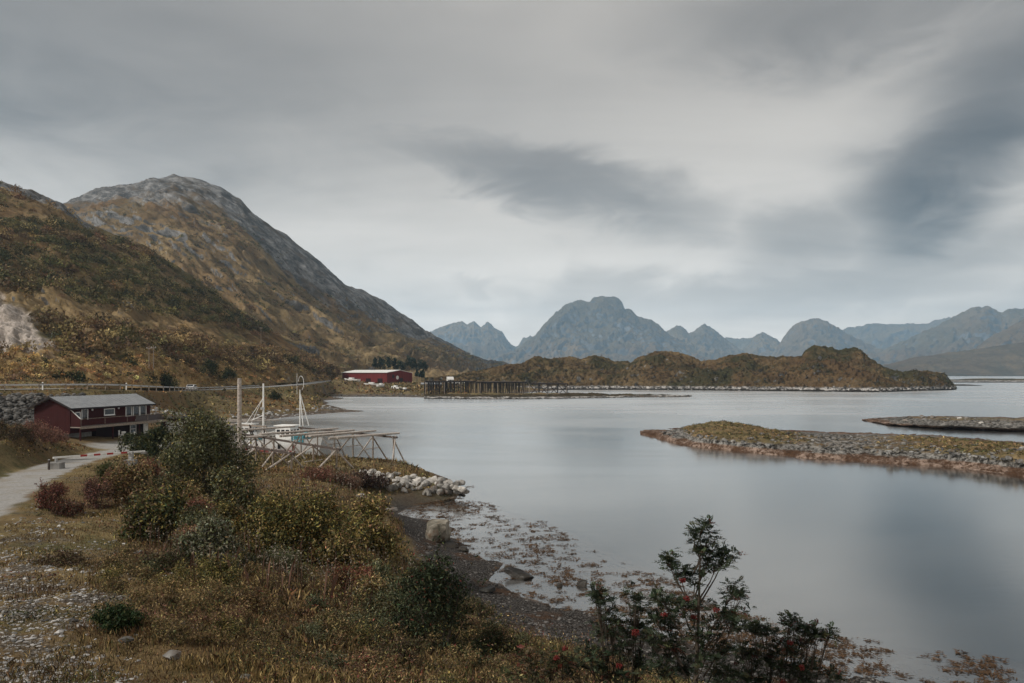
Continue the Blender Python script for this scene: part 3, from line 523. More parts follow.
# the two low islets in mid water
ISL2 = hillmat('islet_turf', 0.9, rock=(0.2, 0.195, 0.185), rocky=0.10, fine=6.0, green=0.6)
def flats(m):
    t = NT(m.node_tree); bs = [n for n in t.N if n.type == 'BSDF_PRINCIPLED'][0]; c = bs.inputs['Base Color'].links[0].from_socket; p = pos(t)
    z = t.m('ADD', t.n('ShaderNodeSeparateXYZ', {0: p}).outputs[2], t.m('MULTIPLY', t.m('SUBTRACT', t.noise(p, 0.5, 6, 0.7), 0.5), 0.35))
    sd_ = t.mix(t.ss(t.noise(p, 0.35, 6, 0.7), 0.42, 0.62), (0.065, 0.037, 0.023), (0.24, 0.18, 0.145)); sd_ = t.mix(t.ss(t.noise(p, 2.0, 6, 0.7), 0.45, 0.6), sd_, (0.055, 0.032, 0.02))
    rk = t.mix(t.ss(t.noise(p, 1.4, 8, 0.7), 0.42, 0.6), (0.035, 0.032, 0.028), (0.21, 0.20, 0.185))
    c2 = t.mix(t.ss(z, 1.0, 1.35), rk, c); c3 = t.mix(t.ss(z, 0.5, 0.72), sd_, c2); t.L.new(c3, bs.inputs['Base Color'])
flats(ISL2)
def wl(px, py): return (px, py, (H + 0.15) * F / (py - HY))
I2F = [wl(640,435),(680,446,0),(740,453,0),(800,459,0),(860,463.5,0),(930,467,0),(985,473,0),(1024,479,0),(1120,492,0),(1250,500,0)]
I2F = [wl(p[0], p[1]) for p in I2F]
def zl(px, py, z): return (px, py, (H - z) * F / (py - HY))
loft('islet', 'low turf topped islet with a rock rim and brown tidal flats', 'islet', [I2F,
    [zl(640,433.5,0.05),zl(680,442,0.35),zl(740,448.5,0.35),zl(800,453.5,0.4),zl(860,457,0.45),zl(930,460,0.45),zl(985,465,0.45),zl(1024,470,0.45),zl(1120,482,0.4),zl(1250,492,0.3)],
    [zl(640,432.5,0.1),zl(680,436,0.7),zl(700,437,1.3),zl(740,441,1.3),zl(800,446,1.0),zl(860,448.5,1.0),zl(930,451,1.3),zl(985,456,1.4),zl(1024,460,1.4),zl(1120,468,1.2),zl(1250,480,0.6)],
    [zl(640,431.5,0.15),zl(675,430,0.7),zl(690,426,1.7),zl(708,422.5,2.3),zl(724,421,2.6),zl(742,423.5,2.2),zl(762,428,1.7),zl(790,433,1.2),zl(830,435,0.9),zl(880,435.5,1.1),zl(930,437.5,1.4),zl(985,441,1.6),zl(1024,444.5,1.5),zl(1120,452,1.3),zl(1250,465,0.6)],
    [(640,430.6,140),(700,428,139),(760,429.5,137),(830,431.5,133),(930,435,126),(1024,442,115),(1120,452,102),(1250,462,90)]], 640, 1250, 520, [22, 22, 30, 10], ISL2, 0.55, 3.2, 0.3, 0.5, 18.)
loft('islet', 'flat rocky islet farther out at the right', 'islet', [[wl(862,420.5),wl(890,426),wl(940,429),wl(1000,431.5),wl(1060,433),wl(1200,440)],
    [zl(862,420.2,0.1),zl(890,424,0.5),zl(940,426,0.7),zl(1000,428,0.7),zl(1060,429,0.7),zl(1200,436,0.5)],
    [zl(862,419.8,0.12),zl(885,418.7,0.7),zl(910,417,1.2),zl(950,417.2,1.3),zl(1000,418.5,1.2),zl(1060,419.5,1.2),zl(1200,428,0.8)],
    [(862,418.6,171),(910,416.0,183),(1000,417.0,178),(1060,418,172),(1200,424,150)]], 862, 1200, 300, [14, 18, 8], ISL2, 0.45, 3.0, 0.3, 0.5, 19.)

# ------------------------------------------------------------------ rocks
def ico(sub):
    import bmesh
    b = bmesh.new(); bmesh.ops.create_icosphere(b, subdivisions=sub, radius=1.0); v = np.array([x.co[:] for x in b.verts]); f = np.array([[q.index for q in p.verts] for p in b.faces]); b.free(); return v, f
IV, IF = ico(3); IV2, IF2 = ico(2); IV1, IF1 = ico(1)
def rock_shape(seed, v=IV, cut=10, rough=0.08):
    r = np.random.RandomState(seed); p = v.copy()
    for _ in range(cut):                                             # planes cut facets off the ball
        n = r.normal(size=3); n /= np.linalg.norm(n); d = r.uniform(0.42, 0.8); e = p @ n - d; p -= np.maximum(e, 0)[:, None] * n
    p *= 1 + rough * fbm(v[:, 0] + seed, v[:, 1], v[:, 2], 0.8, 3)[:, None]
    return p
RPROTO = {}
def rock(name, label, cat, loc, size, mat, seed, group=None, rz=0.0, tilt=0.0):
    key = (seed % 9, mat)
    if key not in RPROTO:
        o = mesh_np(name, rock_shape(seed % 9), IF, M[mat], smooth=False); RPROTO[key] = o.data
    else:
        o = bpy.data.objects.new(name, RPROTO[key]); COL.objects.link(o)
    o.location = loc; o.scale = size; o.rotation_euler = (tilt, tilt * 0.6, rz); return tag(o, label, cat, group)
def scatter(name, label, cat, X, Y, Z, size, cols, mat, base=(IV1, IF1), flat=0.7, seed=1):
    """many loose stones in one stuff object"""
    r = np.random.RandomState(seed); v, f = base; n = len(X); an = r.uniform(0, 6.28, n); sh = [rock_shape(k + 40, v, 5, 0.12) for k in range(6)]
    vv = np.stack(sh)[r.randint(0, 6, n)]; s3 = size[:, None] * np.stack([r.uniform(0.8, 1.5, n), r.uniform(0.7, 1.1, n), r.uniform(0.5, 0.9, n) * flat / 0.7], 1); vv = vv * s3[:, None, :]
    c, s = np.cos(an)[:, None], np.sin(an)[:, None]; x = vv[..., 0] * c - vv[..., 1] * s; y = vv[..., 0] * s + vv[..., 1] * c
    out = np.stack([x + X[:, None], y + Y[:, None], vv[..., 2] + Z[:, None]], -1).reshape(-1, 3); ff = (f[None] + (np.arange(n) * len(v))[:, None, None]).reshape(-1, 3)
    o = mesh_np(name, out, ff, mat, col=np.repeat(cols, len(v), 0)); tag(o, label, cat, kind='stuff'); return o
rng = np.random.RandomState(11)
def onland(n, px0, px1, d0, d1, r=rng):
    d = np.exp(r.uniform(math.log(d0), math.log(d1), n)); px = r.uniform(px0, px1, n); X = (px - CX) / F * d; return X, d, px
#EOF_PART1
# ------------------------------------------------------------------ buildings
hx, hy = 3.2, 13.0; hl = math.hypot(hx, hy); HROT = math.atan2(hy, hx)
house = tag(empty('house', (-53.2, 88.0, 1.75), HROT), 'dark red boarded house with a long balcony and grey seamed roof', 'house')
LN, DP, EV, RG = 13.4, 5.3, 4.62, 5.75           # length, depth, eaves and ridge heights above the yard
MB().box((0.12, 0.9, -0.6), (LN - 0.1, DP - 0.1, 2.2)).build('foundation', M['concrete'], house)
MB().box((4.2, 0.25, -0.4), (LN - 0.05, 0.88, 2.2)).build('lower_wall', M['red_dark'], house)
MB().box((0.002, 0.02, 1.45), (4.0, DP - 0.02, 2.198)).build('gable_skirt', M['red_v'], house)
wb = MB().prism([(0, 2.2), (DP, 2.2), (DP, EV), (DP / 2, RG - 0.03), (0, EV)], 'x', 0, LN); wall = wb.build('wall', M['red_v'], house)
rf = MB()
for s in (0, 1):
    e = -0.55 if s == 0 else DP + 0.55; ez = EV - 0.24
    rf.prism([(e, ez), (DP / 2, RG), (DP / 2, RG + 0.12), (e, ez + 0.12)], 'x', -0.45, LN + 0.45)
roof = rf.build('roof', M['roof'], house)
sm = MB()
for k in range(24):
    x = -0.3 + k * (LN + 0.6) / 23
    sm.bar((x, -0.55, EV - 0.11), (x, DP / 2, RG + 0.13), 0.045, 0.05)
sm.build('roof_seam', M['roof'], roof)
for e in (-0.57, DP + 0.57):
    for x in (-0.46, LN + 0.46): MB().bar((x, e, EV - 0.2), (x, DP / 2, RG + 0.04), 0.05, 0.2).build('barge_board', M['dark_trim'], roof)
MB().box((-0.45, -0.62, EV - 0.3), (LN + 0.45, -0.56, EV - 0.1)).build('gutter', M['dark_trim'], roof)
def opening(parent, name, x0, x1, z0, z1, y=0.0, bars=(), door=False, fw=0.1):
    fr = MB(); fr.box((x0 - fw, y - 0.07, z0 - fw), (x0, y + 0.02, z1 + fw)); fr.box((x1, y - 0.07, z0 - fw), (x1 + fw, y + 0.02, z1 + fw))
    fr.box((x0, y - 0.07, z1), (x1, y + 0.02, z1 + fw)); fr.box((x0, y - 0.07, z0 - fw), (x1, y + 0.02, z0))
    for b in bars: fr.box((x0, y - 0.055, b - 0.03), (x1, y + 0.02, b + 0.03))
    o = fr.build(name, M['white'], parent); MB().box((x0, y - 0.03, z0), (x1, y - 0.012, z1)).build('pane', M['glass'], o)
    if not door: MB().box((x0 - fw - 0.05, y - 0.13, z0 - fw - 0.06), (x1 + fw + 0.05, y - 0.07, z0 - fw)).build('sill', M['white'], o)
    else: MB().box((x0 + 0.06, y - 0.06, z0 + 1.0), (x0 + 0.1, y - 0.032, z0 + 1.14)).build('handle', M['steel'], o)
    return o
DZ = 2.25                                                          # balcony floor
opening(house, 'window', 0.85, 1.4, DZ + 0.75, DZ + 1.65); opening(house, 'door', 1.75, 2.55, DZ + 0.12, DZ + 2.0, door=True)
opening(house, 'window', 5.3, 6.85, DZ + 1.2, DZ + 1.85)
opening(house, 'door', 8.95, 9.85, DZ + 0.12, DZ + 2.02, bars=(DZ + 0.8,), door=True)
opening(house, 'window', 10.25, 11.25, DZ + 0.25, DZ + 2.02); opening(house, 'window', 11.5, 12.5, DZ + 0.25, DZ + 2.02)
opening(house, 'window', 10.0, 10.9, 0.75, 1.75, y=0.25, bars=(1.25,)); 
dr = MB().box((12.35, 0.17, 0.0), (13.2, 0.23, 2.0)).build('door', M['white'], house); MB().box((12.45, 0.13, 0.95), (12.52, 0.165, 1.1)).build('handle', M['steel'], dr)
for x in (3.3, 7.6):
    lt = MB().box((x - 0.1, -0.14, DZ + 1.8), (x + 0.1, -0.003, DZ + 2.02)).build('wall_lamp', M['white'], house, bevel=0.03)
MB().box((0.02, -1.45, DZ - 0.12), (15.0, -0.005, DZ)).build('balcony', M['deck'], house)
MB().box((0.0, -1.5, DZ - 0.26), (15.05, -1.46, DZ + 0.02)).build('balcony_edge', M['wood_mid'], house)
for x in (0.15, 5.2, 9.8, 14.7): MB().box((x - 0.07, -1.42, -0.6), (x + 0.07, -1.28, DZ - 0.13)).build('balcony_post', M['red_v'], house)
MB().prism([(-1.45, DZ + 0.02), (-0.01, DZ + 0.02), (-0.01, EV - 0.35), (-1.45, DZ + 0.95)], 'x', 0.05, 0.12).build('side_screen', M['red_v'], house)
MB().bar((0.085, -1.47, DZ + 0.97), (0.085, -0.01, EV - 0.32), 0.1, 0.05).build('screen_cap', M['white'], house)
rl = MB().box((0.05, -1.46, DZ + 0.92), (15.0, -1.38, DZ + 0.97))
for k in range(5): rl.box((0.15 + k * 3.7 - 0.03, -1.45, DZ + 0.02), (0.15 + k * 3.7 + 0.03, -1.39, DZ + 0.92))
rail = rl.build('railing', M['wood_mid'], house)
MB().box((0.2, -1.44, DZ + 0.14), (9.0, -1.41, DZ + 0.86)).build('railing_board', M['red_v'], rail)
MB().box((9.05, -1.435, DZ + 0.1), (14.9, -1.425, DZ + 0.86)).build('railing_glass', simple('balcony_glass', (0.06, 0.045, 0.042), 0.1, 0.1), rail)
# garden furniture under the balcony
def chair(x, y, rz, label):
    o = tag(empty('garden_chair', (0, 0, 0)), label, 'chair', 'white garden chairs under the balcony')
    MB().box((-0.25, -0.25, 0.4), (0.25, 0.25, 0.45)).build('seat', M['white'], o, bevel=0.01); b = MB()
    for k in range(5): b.box((-0.24 + k * 0.105, 0.23, 0.45), (-0.18 + k * 0.105, 0.26, 0.92))
    b.box((-0.26, 0.225, 0.92), (0.26, 0.265, 1.0)); b.build('backrest', M['white'], o)
    for sx in (-0.21, 0.21):
        for sy in (-0.21, 0.21): MB().box((sx - 0.025, sy - 0.025, 0), (sx + 0.025, sy + 0.025, 0.4)).build('leg', M['white'], o)
    c, s = math.cos(HROT), math.sin(HROT); wx, wy = -53.2 + x * c - y * s, 88 + x * s + y * c
    o.location = (wx, wy, gz(wx, wy)); o.rotation_euler = (0, 0, HROT + rz)
chair(6.3, -1.9, 2.6, 'white garden chair by the middle balcony post, nearest the gable'); chair(7.0, -1.0, 0.4, 'white garden chair tucked back under the balcony floor'); chair(7.9, -1.9, 3.6, 'white garden chair on the side nearest the white door')
# garage
ga = tag(empty('garage', (-49.7, 103.4, 1.6), R(8)), 'low dark red garage with a flat roof and a white door', 'garage')
gw = MB(); gw.box((0.0, 0, -0.4), (0.5, 4, 2.35)); gw.box((3.0, 0, -0.4), (4.9, 4, 2.35)); gw.box((0.5, 0, 2.0), (3.0, 4, 2.35)); gw.box((0.5, 3.7, -0.4), (3.0, 4, 2.0)); gw.build('wall', M['red_v'], ga)
MB().box((-0.3, -0.45, 2.36), (5.2, 4.3, 2.52)).build('roof', M['dark_trim'], ga); MB().box((0.52, 0.1, 0), (2.98, 0.18, 1.98)).build('door', M['white'], ga)
MB().bar((0.2, -0.6, 1.75), (3.6, -0.9, 1.25), 0.07, 0.12).build('handrail', M['wood_dark'], ga)
# stone retaining wall of the main road
rwall = tag(empty('retaining_wall', (-66.0, 102.3, 0)), 'dark dry stone retaining wall below the road behind the house', 'retaining wall')
r_ = np.random.RandomState(5); n_ = 1100; tx = r_.uniform(-13.5, 9.5, n_); tz = r_.uniform(3.0, 7.55, n_); keep = tz < 7.6 - np.maximum(tx - 5, 0) * 0.55; tx, tz = tx[keep], tz[keep]; n_ = len(tx)
sh_ = [rock_shape(k + 60, IV1, 6, 0.08) for k in range(6)]; vv = np.stack(sh_)[r_.randint(0, 6, n_)] * (r_.uniform(0.2, 0.46, n_)[:, None, None] * np.array([1.25, 0.8, 0.75])) + np.stack([tx, (tz - 3) * 0.42 + r_.uniform(-.12, .12, n_), tz], 1)[:, None, :]
cc_ = np.repeat((r_.uniform(0.03, 0.17, n_)[:, None] * np.array([1, 0.97, 0.93])), len(IV1), 0)
mesh_np('stone_face', vv.reshape(-1, 3), (IF1[None] + (np.arange(n_) * len(IV1))[:, None, None]).reshape(-1, 3), M['stone'], rwall, col=cc_)
MB().prism([(0.6, 1.5), (4.2, 1.5), (4.2, 7.2), (2.6, 7.2)], 'x', -13.8, 8.0).build('backing', M['wood_dark'], rwall)
# main road, guardrail, marker posts
rp = MB(); rd_ = ROAD; tn = np.gradient(rd_[:, :2], axis=0); tn /= np.linalg.norm(tn, axis=1)[:, None]; nn_ = np.stack([-tn[:, 1], tn[:, 0]], 1)
def ribbon(name, off0, off1, dz, mat, label, cat):
    a = np.concatenate([np.c_[rd_[:, :2] + nn_ * off0, rd_[:, 2] + dz], np.c_[rd_[:, :2] + nn_ * off1, rd_[:, 2] + dz]]); n = len(rd_); k = np.arange(n - 1)
    return tag(mesh_np(name, a, np.stack([k, k + 1, k + 1 + n, k + n], 1), mat), label, cat, kind='structure')
ribbon('road', -3.1, 3.1, 0.05, simple('asphalt', (0.19, 0.187, 0.18), 0.85, 0.15, 0.8), 'two lane asphalt road along the foot of the hill', 'road')
for off in (-2.8, 2.7): ribbon('road_line', off, off + 0.14, 0.054, M['white'], 'white edge line painted along the main road', 'road marking')
cum = np.concatenate([[0], np.cumsum(np.linalg.norm(np.diff(rd_[:, :2], axis=0), axis=1))])
def road_at(s, off): return np.array([np.interp(s, cum, rd_[:, k] + (nn_[:, k] * off if k < 2 else 0)) for k in range(3)])
rail_s = [s for s in np.arange(24, 172, 3.6)]
gr = tag(empty('guardrail', tuple(road_at(24, -3.6))), 'galvanised steel guardrail along the outer edge of the main road', 'guardrail'); o_ = np.array(gr.location)
bm_ = MB()
for a, b in zip(rail_s[:-1], rail_s[1:]):
    p, q = road_at(a, -3.6) - o_, road_at(b, -3.6) - o_
    bm_.bar(p + [0, 0, 0.80], q + [0, 0, 0.80], 0.07, 0.12); bm_.bar(p + [0, 0, 0.68], q + [0, 0, 0.68], 0.06, 0.11)
bm_.build('rail', M['steel'], gr)
for s in rail_s:
    p = road_at(s, -3.72) - o_; MB().box((p[0] - .06, p[1] - .06, p[2] - 0.4), (p[0] + .06, p[1] + .06, p[2] + 0.80)).build('post', M['wood_mid'], gr)
def nearest_s(px):
    ss_ = np.linspace(0, cum[-1], 2000); q = np.array([road_at(s, -3.5) for s in ss_]); return float(ss_[np.argmin(np.abs(CX + F * q[:, 0] / q[:, 1] - px))])
def s_at(px, off):
    ss_ = np.linspace(0, cum[-1], 2000); q = np.array([road_at(s, off) for s in ss_]); return float(ss_[np.argmin(np.abs(CX + F * q[:, 0] / q[:, 1] - px))])
for px, lab in ((42.5, 'white road marker post at the guardrail above the house gable'), (127, 'white road marker post at the guardrail above the far roof end')):
    p = road_at(nearest_s(px), -3.35); o = tag(empty('marker_post', tuple(p)), lab, 'marker post')
    MB().box((-.09, -.05, -0.1), (.09, .05, 1.15)).build('post', M['white'], o, bevel=0.02); MB().box((-.095, -.055, 0.8), (.095, .055, 0.98)).build('reflector_band', M['black'], o)
# car on the road
def car():
    p = road_at(s_at(192, -1.4), -1.4); q = road_at(s_at(192, -1.4) + 3, -1.4); o = tag(empty('car', tuple(p + [0, 0, 0.06]), math.atan2(q[1] - p[1], q[0] - p[0])), 'small white car driving on the main road', 'car')
    MB().prism([(-2.0, 0.3), (2.0, 0.3), (2.05, 0.75), (1.1, 0.92), (0.5, 1.42), (-1.1, 1.46), (-1.85, 0.98), (-2.05, 0.9)], 'y', -0.85, 0.85).build('body', M['car'], o, bevel=0.06)
    for s in (-0.857, 0.857): MB().prism([(0.95, 0.93), (0.46, 1.34), (-1.0, 1.38), (-1.55, 0.98)], 'y', s - 0.004, s + 0.004).build('window', M['glass'], o)
    MB().bar((1.06, 0, 0.98), (0.56, 0, 1.38), 1.4, 0.02).build('windscreen', M['glass'], o); MB().bar((-1.82, 0, 1.03), (-1.2, 0, 1.42), 1.4, 0.02).build('rear_window', M['glass'], o)
    for x in (-1.3, 1.3):
        for s in (-1, 1):
            wh = MB().tube([(x, s * 0.7, 0.31), (x, s * 0.88, 0.31)], 0.31, 14).build('wheel', M['black'], o); MB().tube([(x, s * 0.88, 0.31), (x, s * 0.89, 0.31)], 0.18, 10).build('rim', M['steel'], wh)
    for s in (-0.6, 0.6): MB().box((1.98, s - 0.18, 0.62), (2.07, s + 0.18, 0.76)).build('headlight', M['steel'], o); MB().box((-2.08, s - 0.15, 0.7), (-1.99, s + 0.15, 0.88)).build('taillight', M['red_light'], o)
car()
# barrier across the lane
bl, br = P(53, 462, 57.5), P(131, 455.5, 62.5); gL, gR = gz(bl.x, bl.y), gz(br.x, br.y)
br.z = max(br.z, gR + 0.95); bl.z = max(bl.z, gL + 0.85)
bar_ = tag(empty('barrier', (br.x, br.y, gR)), 'white and red striped barrier pole closing the gravel lane', 'barrier'); ob = Vector((br.x, br.y, gR))
arm = MB().bar(bl - ob, br + (br - bl).normalized() * 1.2 - ob, 0.09, 0.14).build('arm', M['white'], bar_)
for k in (0.33, 0.5, 0.67, 0.86):
    a = bl.lerp(br, k) - ob; b = bl.lerp(br, k + 0.085) - ob; MB().bar(a, b, 0.096, 0.147).build('stripe', M['red_paint'], arm)
MB().box((-0.16, -0.16, -0.2), (0.16, 0.16, 1.0)).build('pivot_post', M['steel'], bar_); MB().box((0.9, -0.14, 0.8), (1.35, 0.14, 1.0)).build('counterweight', M['concrete'], bar_, bevel=0.03)
sp = tag(empty('barrier_rest', (bl.x + 0.25, bl.y, gL - 0.05)), 'grey concrete block carrying the free end of the barrier pole', 'concrete block')
MB().box((-0.5, -0.35, 0), (0.5, 0.35, 0.55)).build('block', M['concrete'], sp, bevel=0.05); MB().box((-0.06, -0.1, 0.55), (0.06, 0.1, 0.85)).build('fork', M['steel'], sp)
pb = P(132, 466, 61); bx = tag(empty('concrete_footing', (pb.x + 0.2, pb.y - 0.6, gz(pb.x, pb.y) - 0.1)), 'grey concrete footing by the barrier pivot', 'concrete block'); MB().box((-0.45, -0.3, 0), (0.45, 0.3, 0.55)).build('block', M['concrete'], bx, bevel=0.05); MB().box((-0.1, -0.1, 0.55), (0.1, 0.1, 0.75)).build('lug', M['steel'], bx)
mk = P(49, 468, 56.5); mo = tag(empty('bollard', (mk.x, mk.y, gz(mk.x, mk.y))), 'short black post beside the concrete barrier rest', 'post'); MB().tube([(0, 0, -.2), (0, 0, .75)], 0.07, 8).build('post', M['wood_dark'], mo); MB().tube([(0, 0, .75), (0, 0, .8)], 0.085, 8).build('cap', M['steel'], mo)

# warehouse
wc_ = P(387, 384.5, 425); wr = tag(empty('warehouse', (wc_.x, wc_.y, 3.9), math.atan2(20, -30)), 'long dark red warehouse with a pale roof by the fjord', 'warehouse')
# local x runs back to the left along the long side, local y runs into the building (to the right)
WL, WD = 37.0, 22.0
MB().prism([(0, -0.6), (-WD, -0.6), (-WD, 6.6), (-WD / 2, 8.2), (0, 6.9)], 'x', 0, WL).build('wall', M['red_far'], wr)
wrf = MB(); wrf.prism([(0.5, 6.75), (-WD / 2, 8.25), (-WD / 2, 8.5), (0.5, 7.0)], 'x', -0.5, WL + 0.5); wrf.prism([(-WD - 0.5, 6.45), (-WD / 2, 8.25), (-WD / 2, 8.5), (-WD - 0.5, 6.7)], 'x', -0.1, WL + 0.5); wrf.build('roof', M['roof_white'], wr)
MB().box((-0.06, -6.2, 3.6), (-0.01, -4.4, 5.6)).build('hatch', M['dark_trim'], wr); MB().tube([(-0.1, -8.8, 3.9), (-0.02, -8.8, 3.9)], 1.15, 18).build('round_sign', M['roof_white'], wr)
MB().box((-0.07, -13.6, 0), (-0.01, -10.5, 3.6)).build('door', M['dark_trim'], wr)
for a, b in ((3.5, 7.5), (13, 17), (24, 28)): MB().box((a, 0.01, 0), (b, 0.07, 3.4)).build('loading_door', M['red_dark'], wr)
# sheds and small things round the warehouse
def shed(px, d, rz, w_, dp, h_, wallm, roofm, label, rise=0.9):
    x, y = (px - CX) / F * d, d; o = tag(empty('shed', (x, y, gz(x, y) - 0.2), rz), label, 'building')
    MB().prism([(-dp / 2, 0), (dp / 2, 0), (dp / 2, h_), (0, h_ + rise), (-dp / 2, h_)], 'x', -w_ / 2, w_ / 2).build('wall', wallm, o)
    q = MB(); q.prism([(-dp / 2 - .3, h_ - .15), (0, h_ + rise), (0, h_ + rise + .2), (-dp / 2 - .3, h_ + .05)], 'x', -w_ / 2 - .3, w_ / 2 + .3); q.prism([(dp / 2 + .3, h_ - .15), (0, h_ + rise), (0, h_ + rise + .2), (dp / 2 + .3, h_ + .05)], 'x', -w_ / 2 - .3, w_ / 2 + .3); q.build('roof', roofm, o)
    MB().box((-0.5, -dp / 2 - .06, 0.2), (0.5, -dp / 2 - .01, min(2.1, h_ - .2))).build('door', M['dark_trim'], o)
    for k in (-1, 1): MB().box((k * w_ * .3 - .45, -dp / 2 - .05, h_ * .45), (k * w_ * .3 + .45, -dp / 2 - .01, h_ * .8)).build('window', M['glass'], o)
shed(450, 455, 0.3, 3.6, 3.4, 2.2, M['roof_white'], M['roof_white'], 'small white gabled house beyond the warehouse yard', 1.6)
shed(457.5, 440, 0.1, 8, 5, 1.7, M['roof_white'], M['roof_white'], 'low white roofed shed beside the small white house', 0.6)
shed(431, 418, 0.15, 11, 5, 1.0, M['wood_dark'], M['roof'], 'low shed with a long pale roof right of the warehouse', 0.7)
def skiff(px, d, rz, L, label, hm, name='skiff'):
    x, y = (px - CX) / F * d, d; o = tag(empty(name, (x, y, gz(x, y)), rz), label, 'boat', 'small boats laid up by the warehouse'); hull(o, L, L * .17, 0.9, 0.35, hm); MB().box((-L * .1, -L * .1, 0.8), (L * .16, L * .1, 1.7)).build('cuddy', M['white'], o, bevel=0.1); MB().box((L * .161, -L * .08, 1.25), (L * .166, L * .08, 1.6)).build('window', M['glass'], o)
def hull(parent, L, hb, fr, rake, mat, name='hull'):
    st_ = np.linspace(-0.5, 0.5, 19); v = []; 
    for s in st_:
        t = (s + 0.5); wb_ = hb * (1 - max(0, (t - 0.45) / 0.55) ** 2.2) * (0.82 + 0.18 * min(1, t / 0.3)); sheer = fr * (1 + 0.55 * max(0, (t - 0.4) / 0.6) ** 2 + 0.08 * (1 - t)); kx = s * L
        for a, zf, of in ((0.0, -0.45, 0), (0.62, -0.25, .02), (0.9, 0.2, .05), (1.0, 0.7, .08), (1.03, 1.0, .1)):
            v.append((kx + rake * zf * max(0, (t - 0.6) / 0.4), wb_ * a, zf * sheer if zf > 0 else zf * fr))
    v = np.array(v).reshape(19, 5, 3); m2 = v.copy(); m2[..., 1] *= -1; al = np.concatenate([v[:, ::-1], m2[:, 1:]], 1); n = al.shape[1]; i = np.arange(19 * n).reshape(19, n)
    f4 = np.stack([i[:-1, :-1], i[1:, :-1], i[1:, 1:], i[:-1, 1:]], -1).reshape(-1, 4); o = mesh_np(name, al.reshape(-1, 3), [f4, i[0][None, :]], mat, parent, smooth=True)
    dk = MB(); top = [tuple(v[k, 3]) for k in range(19)] + [tuple(m2[k, 3]) for k in range(18, -1, -1)]; dk.v = top; dk.f = [list(range(len(top)))]; dk.build('deck', M['concrete'], parent); return o
skiff(352, 375, 2.7, 9, 'white boat laid up in front of the long warehouse wall', M['white']); skiff(372, 372, 3.0, 10, 'larger white boat laid up near the warehouse corner', M['white']); skiff(396, 366, 2.4, 7, 'white boat on the grass left of the dark one', M['white']); skiff(405, 352, 2.7, 6, 'dark hulled boat on the grass below the warehouse gable', M['black']); skiff(381, 368, 1.2, 6, 'white boat seen end on below the warehouse corner', M['white'])

# fishing boats moored behind the racks
def fishing_boat(x, y, rz, L, label, tripod, tarp):
    o = tag(empty('fishing_boat', (x, y, 0.05), rz), label, 'fishing boat'); hb = L * .165; hull(o, L, hb, 1.25, 0.6, M['white']); MB().box((-L * .44, -hb * 1.02, -0.14), (L * .2, hb * 1.02, 0.06)).build('boot_stripe', M['hull_low'], o)
    wx = -L * .22 if not tripod else L * .02
    wh = MB().prism([(wx - 1.2, .9), (wx + 1.25, .9), (wx + 1.05, 3.3), (wx - 1.2, 3.3)], 'y', -hb * .62, hb * .62).build('wheelhouse', M['white'], o, bevel=.06); MB().box((wx - 1.4, -hb * .7, 3.3), (wx + 1.35, hb * .7, 3.42)).build('roof', M['white'], wh)
    for s in (-1, 1):
        for k in range(3): MB().box((wx - 1.0 + k * .68, s * hb * .62 - .012, 2.2), (wx - .5 + k * .68, s * hb * .62 + .012, 2.85)).build('window', M['glass'], wh)
    for k in (-.5, 0, .5): MB().box((wx + 1.1, k * hb - .22, 2.25), (wx + 1.16, k * hb + .22, 2.85)).build('window', M['glass'], wh)
    mx_ = wx + (1.9 if tripod else 2.6)
    if tripod:
        ms = MB().tube([(mx_, 0, 1), (mx_, 0, 8.2)], [.09, .06], 8).build('mast', M['white'], o)
        for a, b in ((1.3, .0), (.9, .75), (.9, -.75)): MB().tube([(mx_ + a, b, 3.4), (mx_ + .05, b * .1, 7.6)], .05, 6).build('strut', M['white'], ms)
        MB().bar((mx_ - .6, 0, 5.6), (mx_ + .7, 0, 5.6), .06, .06).bar((mx_ + .5, -.4, 4.6), (mx_ + .5, .4, 4.6), .05, .05).build('crosspiece', M['white'], ms)
        MB().tube([(mx_ - .45, 0, 7.6), (mx_ - .45, 0, 10.4)], .025, 5).build('antenna', M['white'], ms)
        lp = [(mx_ + .15 + .42 * math.sin(a), 0, 9.1 + .95 * math.cos(a)) for a in np.linspace(-1.3, 2.8, 12)]; MB().tube(lp, .03, 5).build('loop_antenna', M['white'], ms)
    else:
        ms = MB().tube([(mx_, 0, 1), (mx_, 0, 9.0)], [.14, .10], 8).build('mast', M['white'], o)
        for s in (-1, 1): MB().tube([(mx_ - 2.3, s * .8, 3.2), (mx_ - .1, 0, 6.9)], .035, 5).build('stay', M['white'], ms)
        MB().tube([(mx_, 0, 4.6), (mx_ - 2.6, 0, 3.5)], .06, 6).build('boom', M['white'], ms); MB().box((mx_ - .3, -.3, 5.4), (mx_ + .05, .3, 5.7)).build('lamp', M['steel'], ms)
    rl_ = MB()
    for s in (-1, 1):
        pr = [(-L * .45, s * hb * .8, 2.2), (-L * .1, s * hb, 2.15), (L * .2, s * hb * .9, 2.3), (L * .44, s * hb * .3, 2.8)]; rl_.tube(pr, .03, 5)
        for p in pr: rl_.tube([p, (p[0], p[1], p[2] - 1.0)], .025, 5)
    rl_.build('railing', M['white'], o)
    if tarp: MB().prism([(-hb * .8, 1.2), (hb * .8, 1.2), (hb * .7, 2.0), (0, 2.6), (-hb * .7, 2.0)], 'x', L * .17, L * .33).build('tarp', M['teal'], o)
    MB().box((-L * .45, -.5, 1.0), (-L * .4, .5, 1.7)).build('fish_box', M['teal'] if tarp else M['steel'], o)
    for k in (-.25, 0.0, .22): MB().tube([(L * k, -hb * 1.08, .35), (L * k, -hb * 1.08, 1.0)], .17, 8).build('fender', M['red_paint'] if k == .22 else M['black'], o)
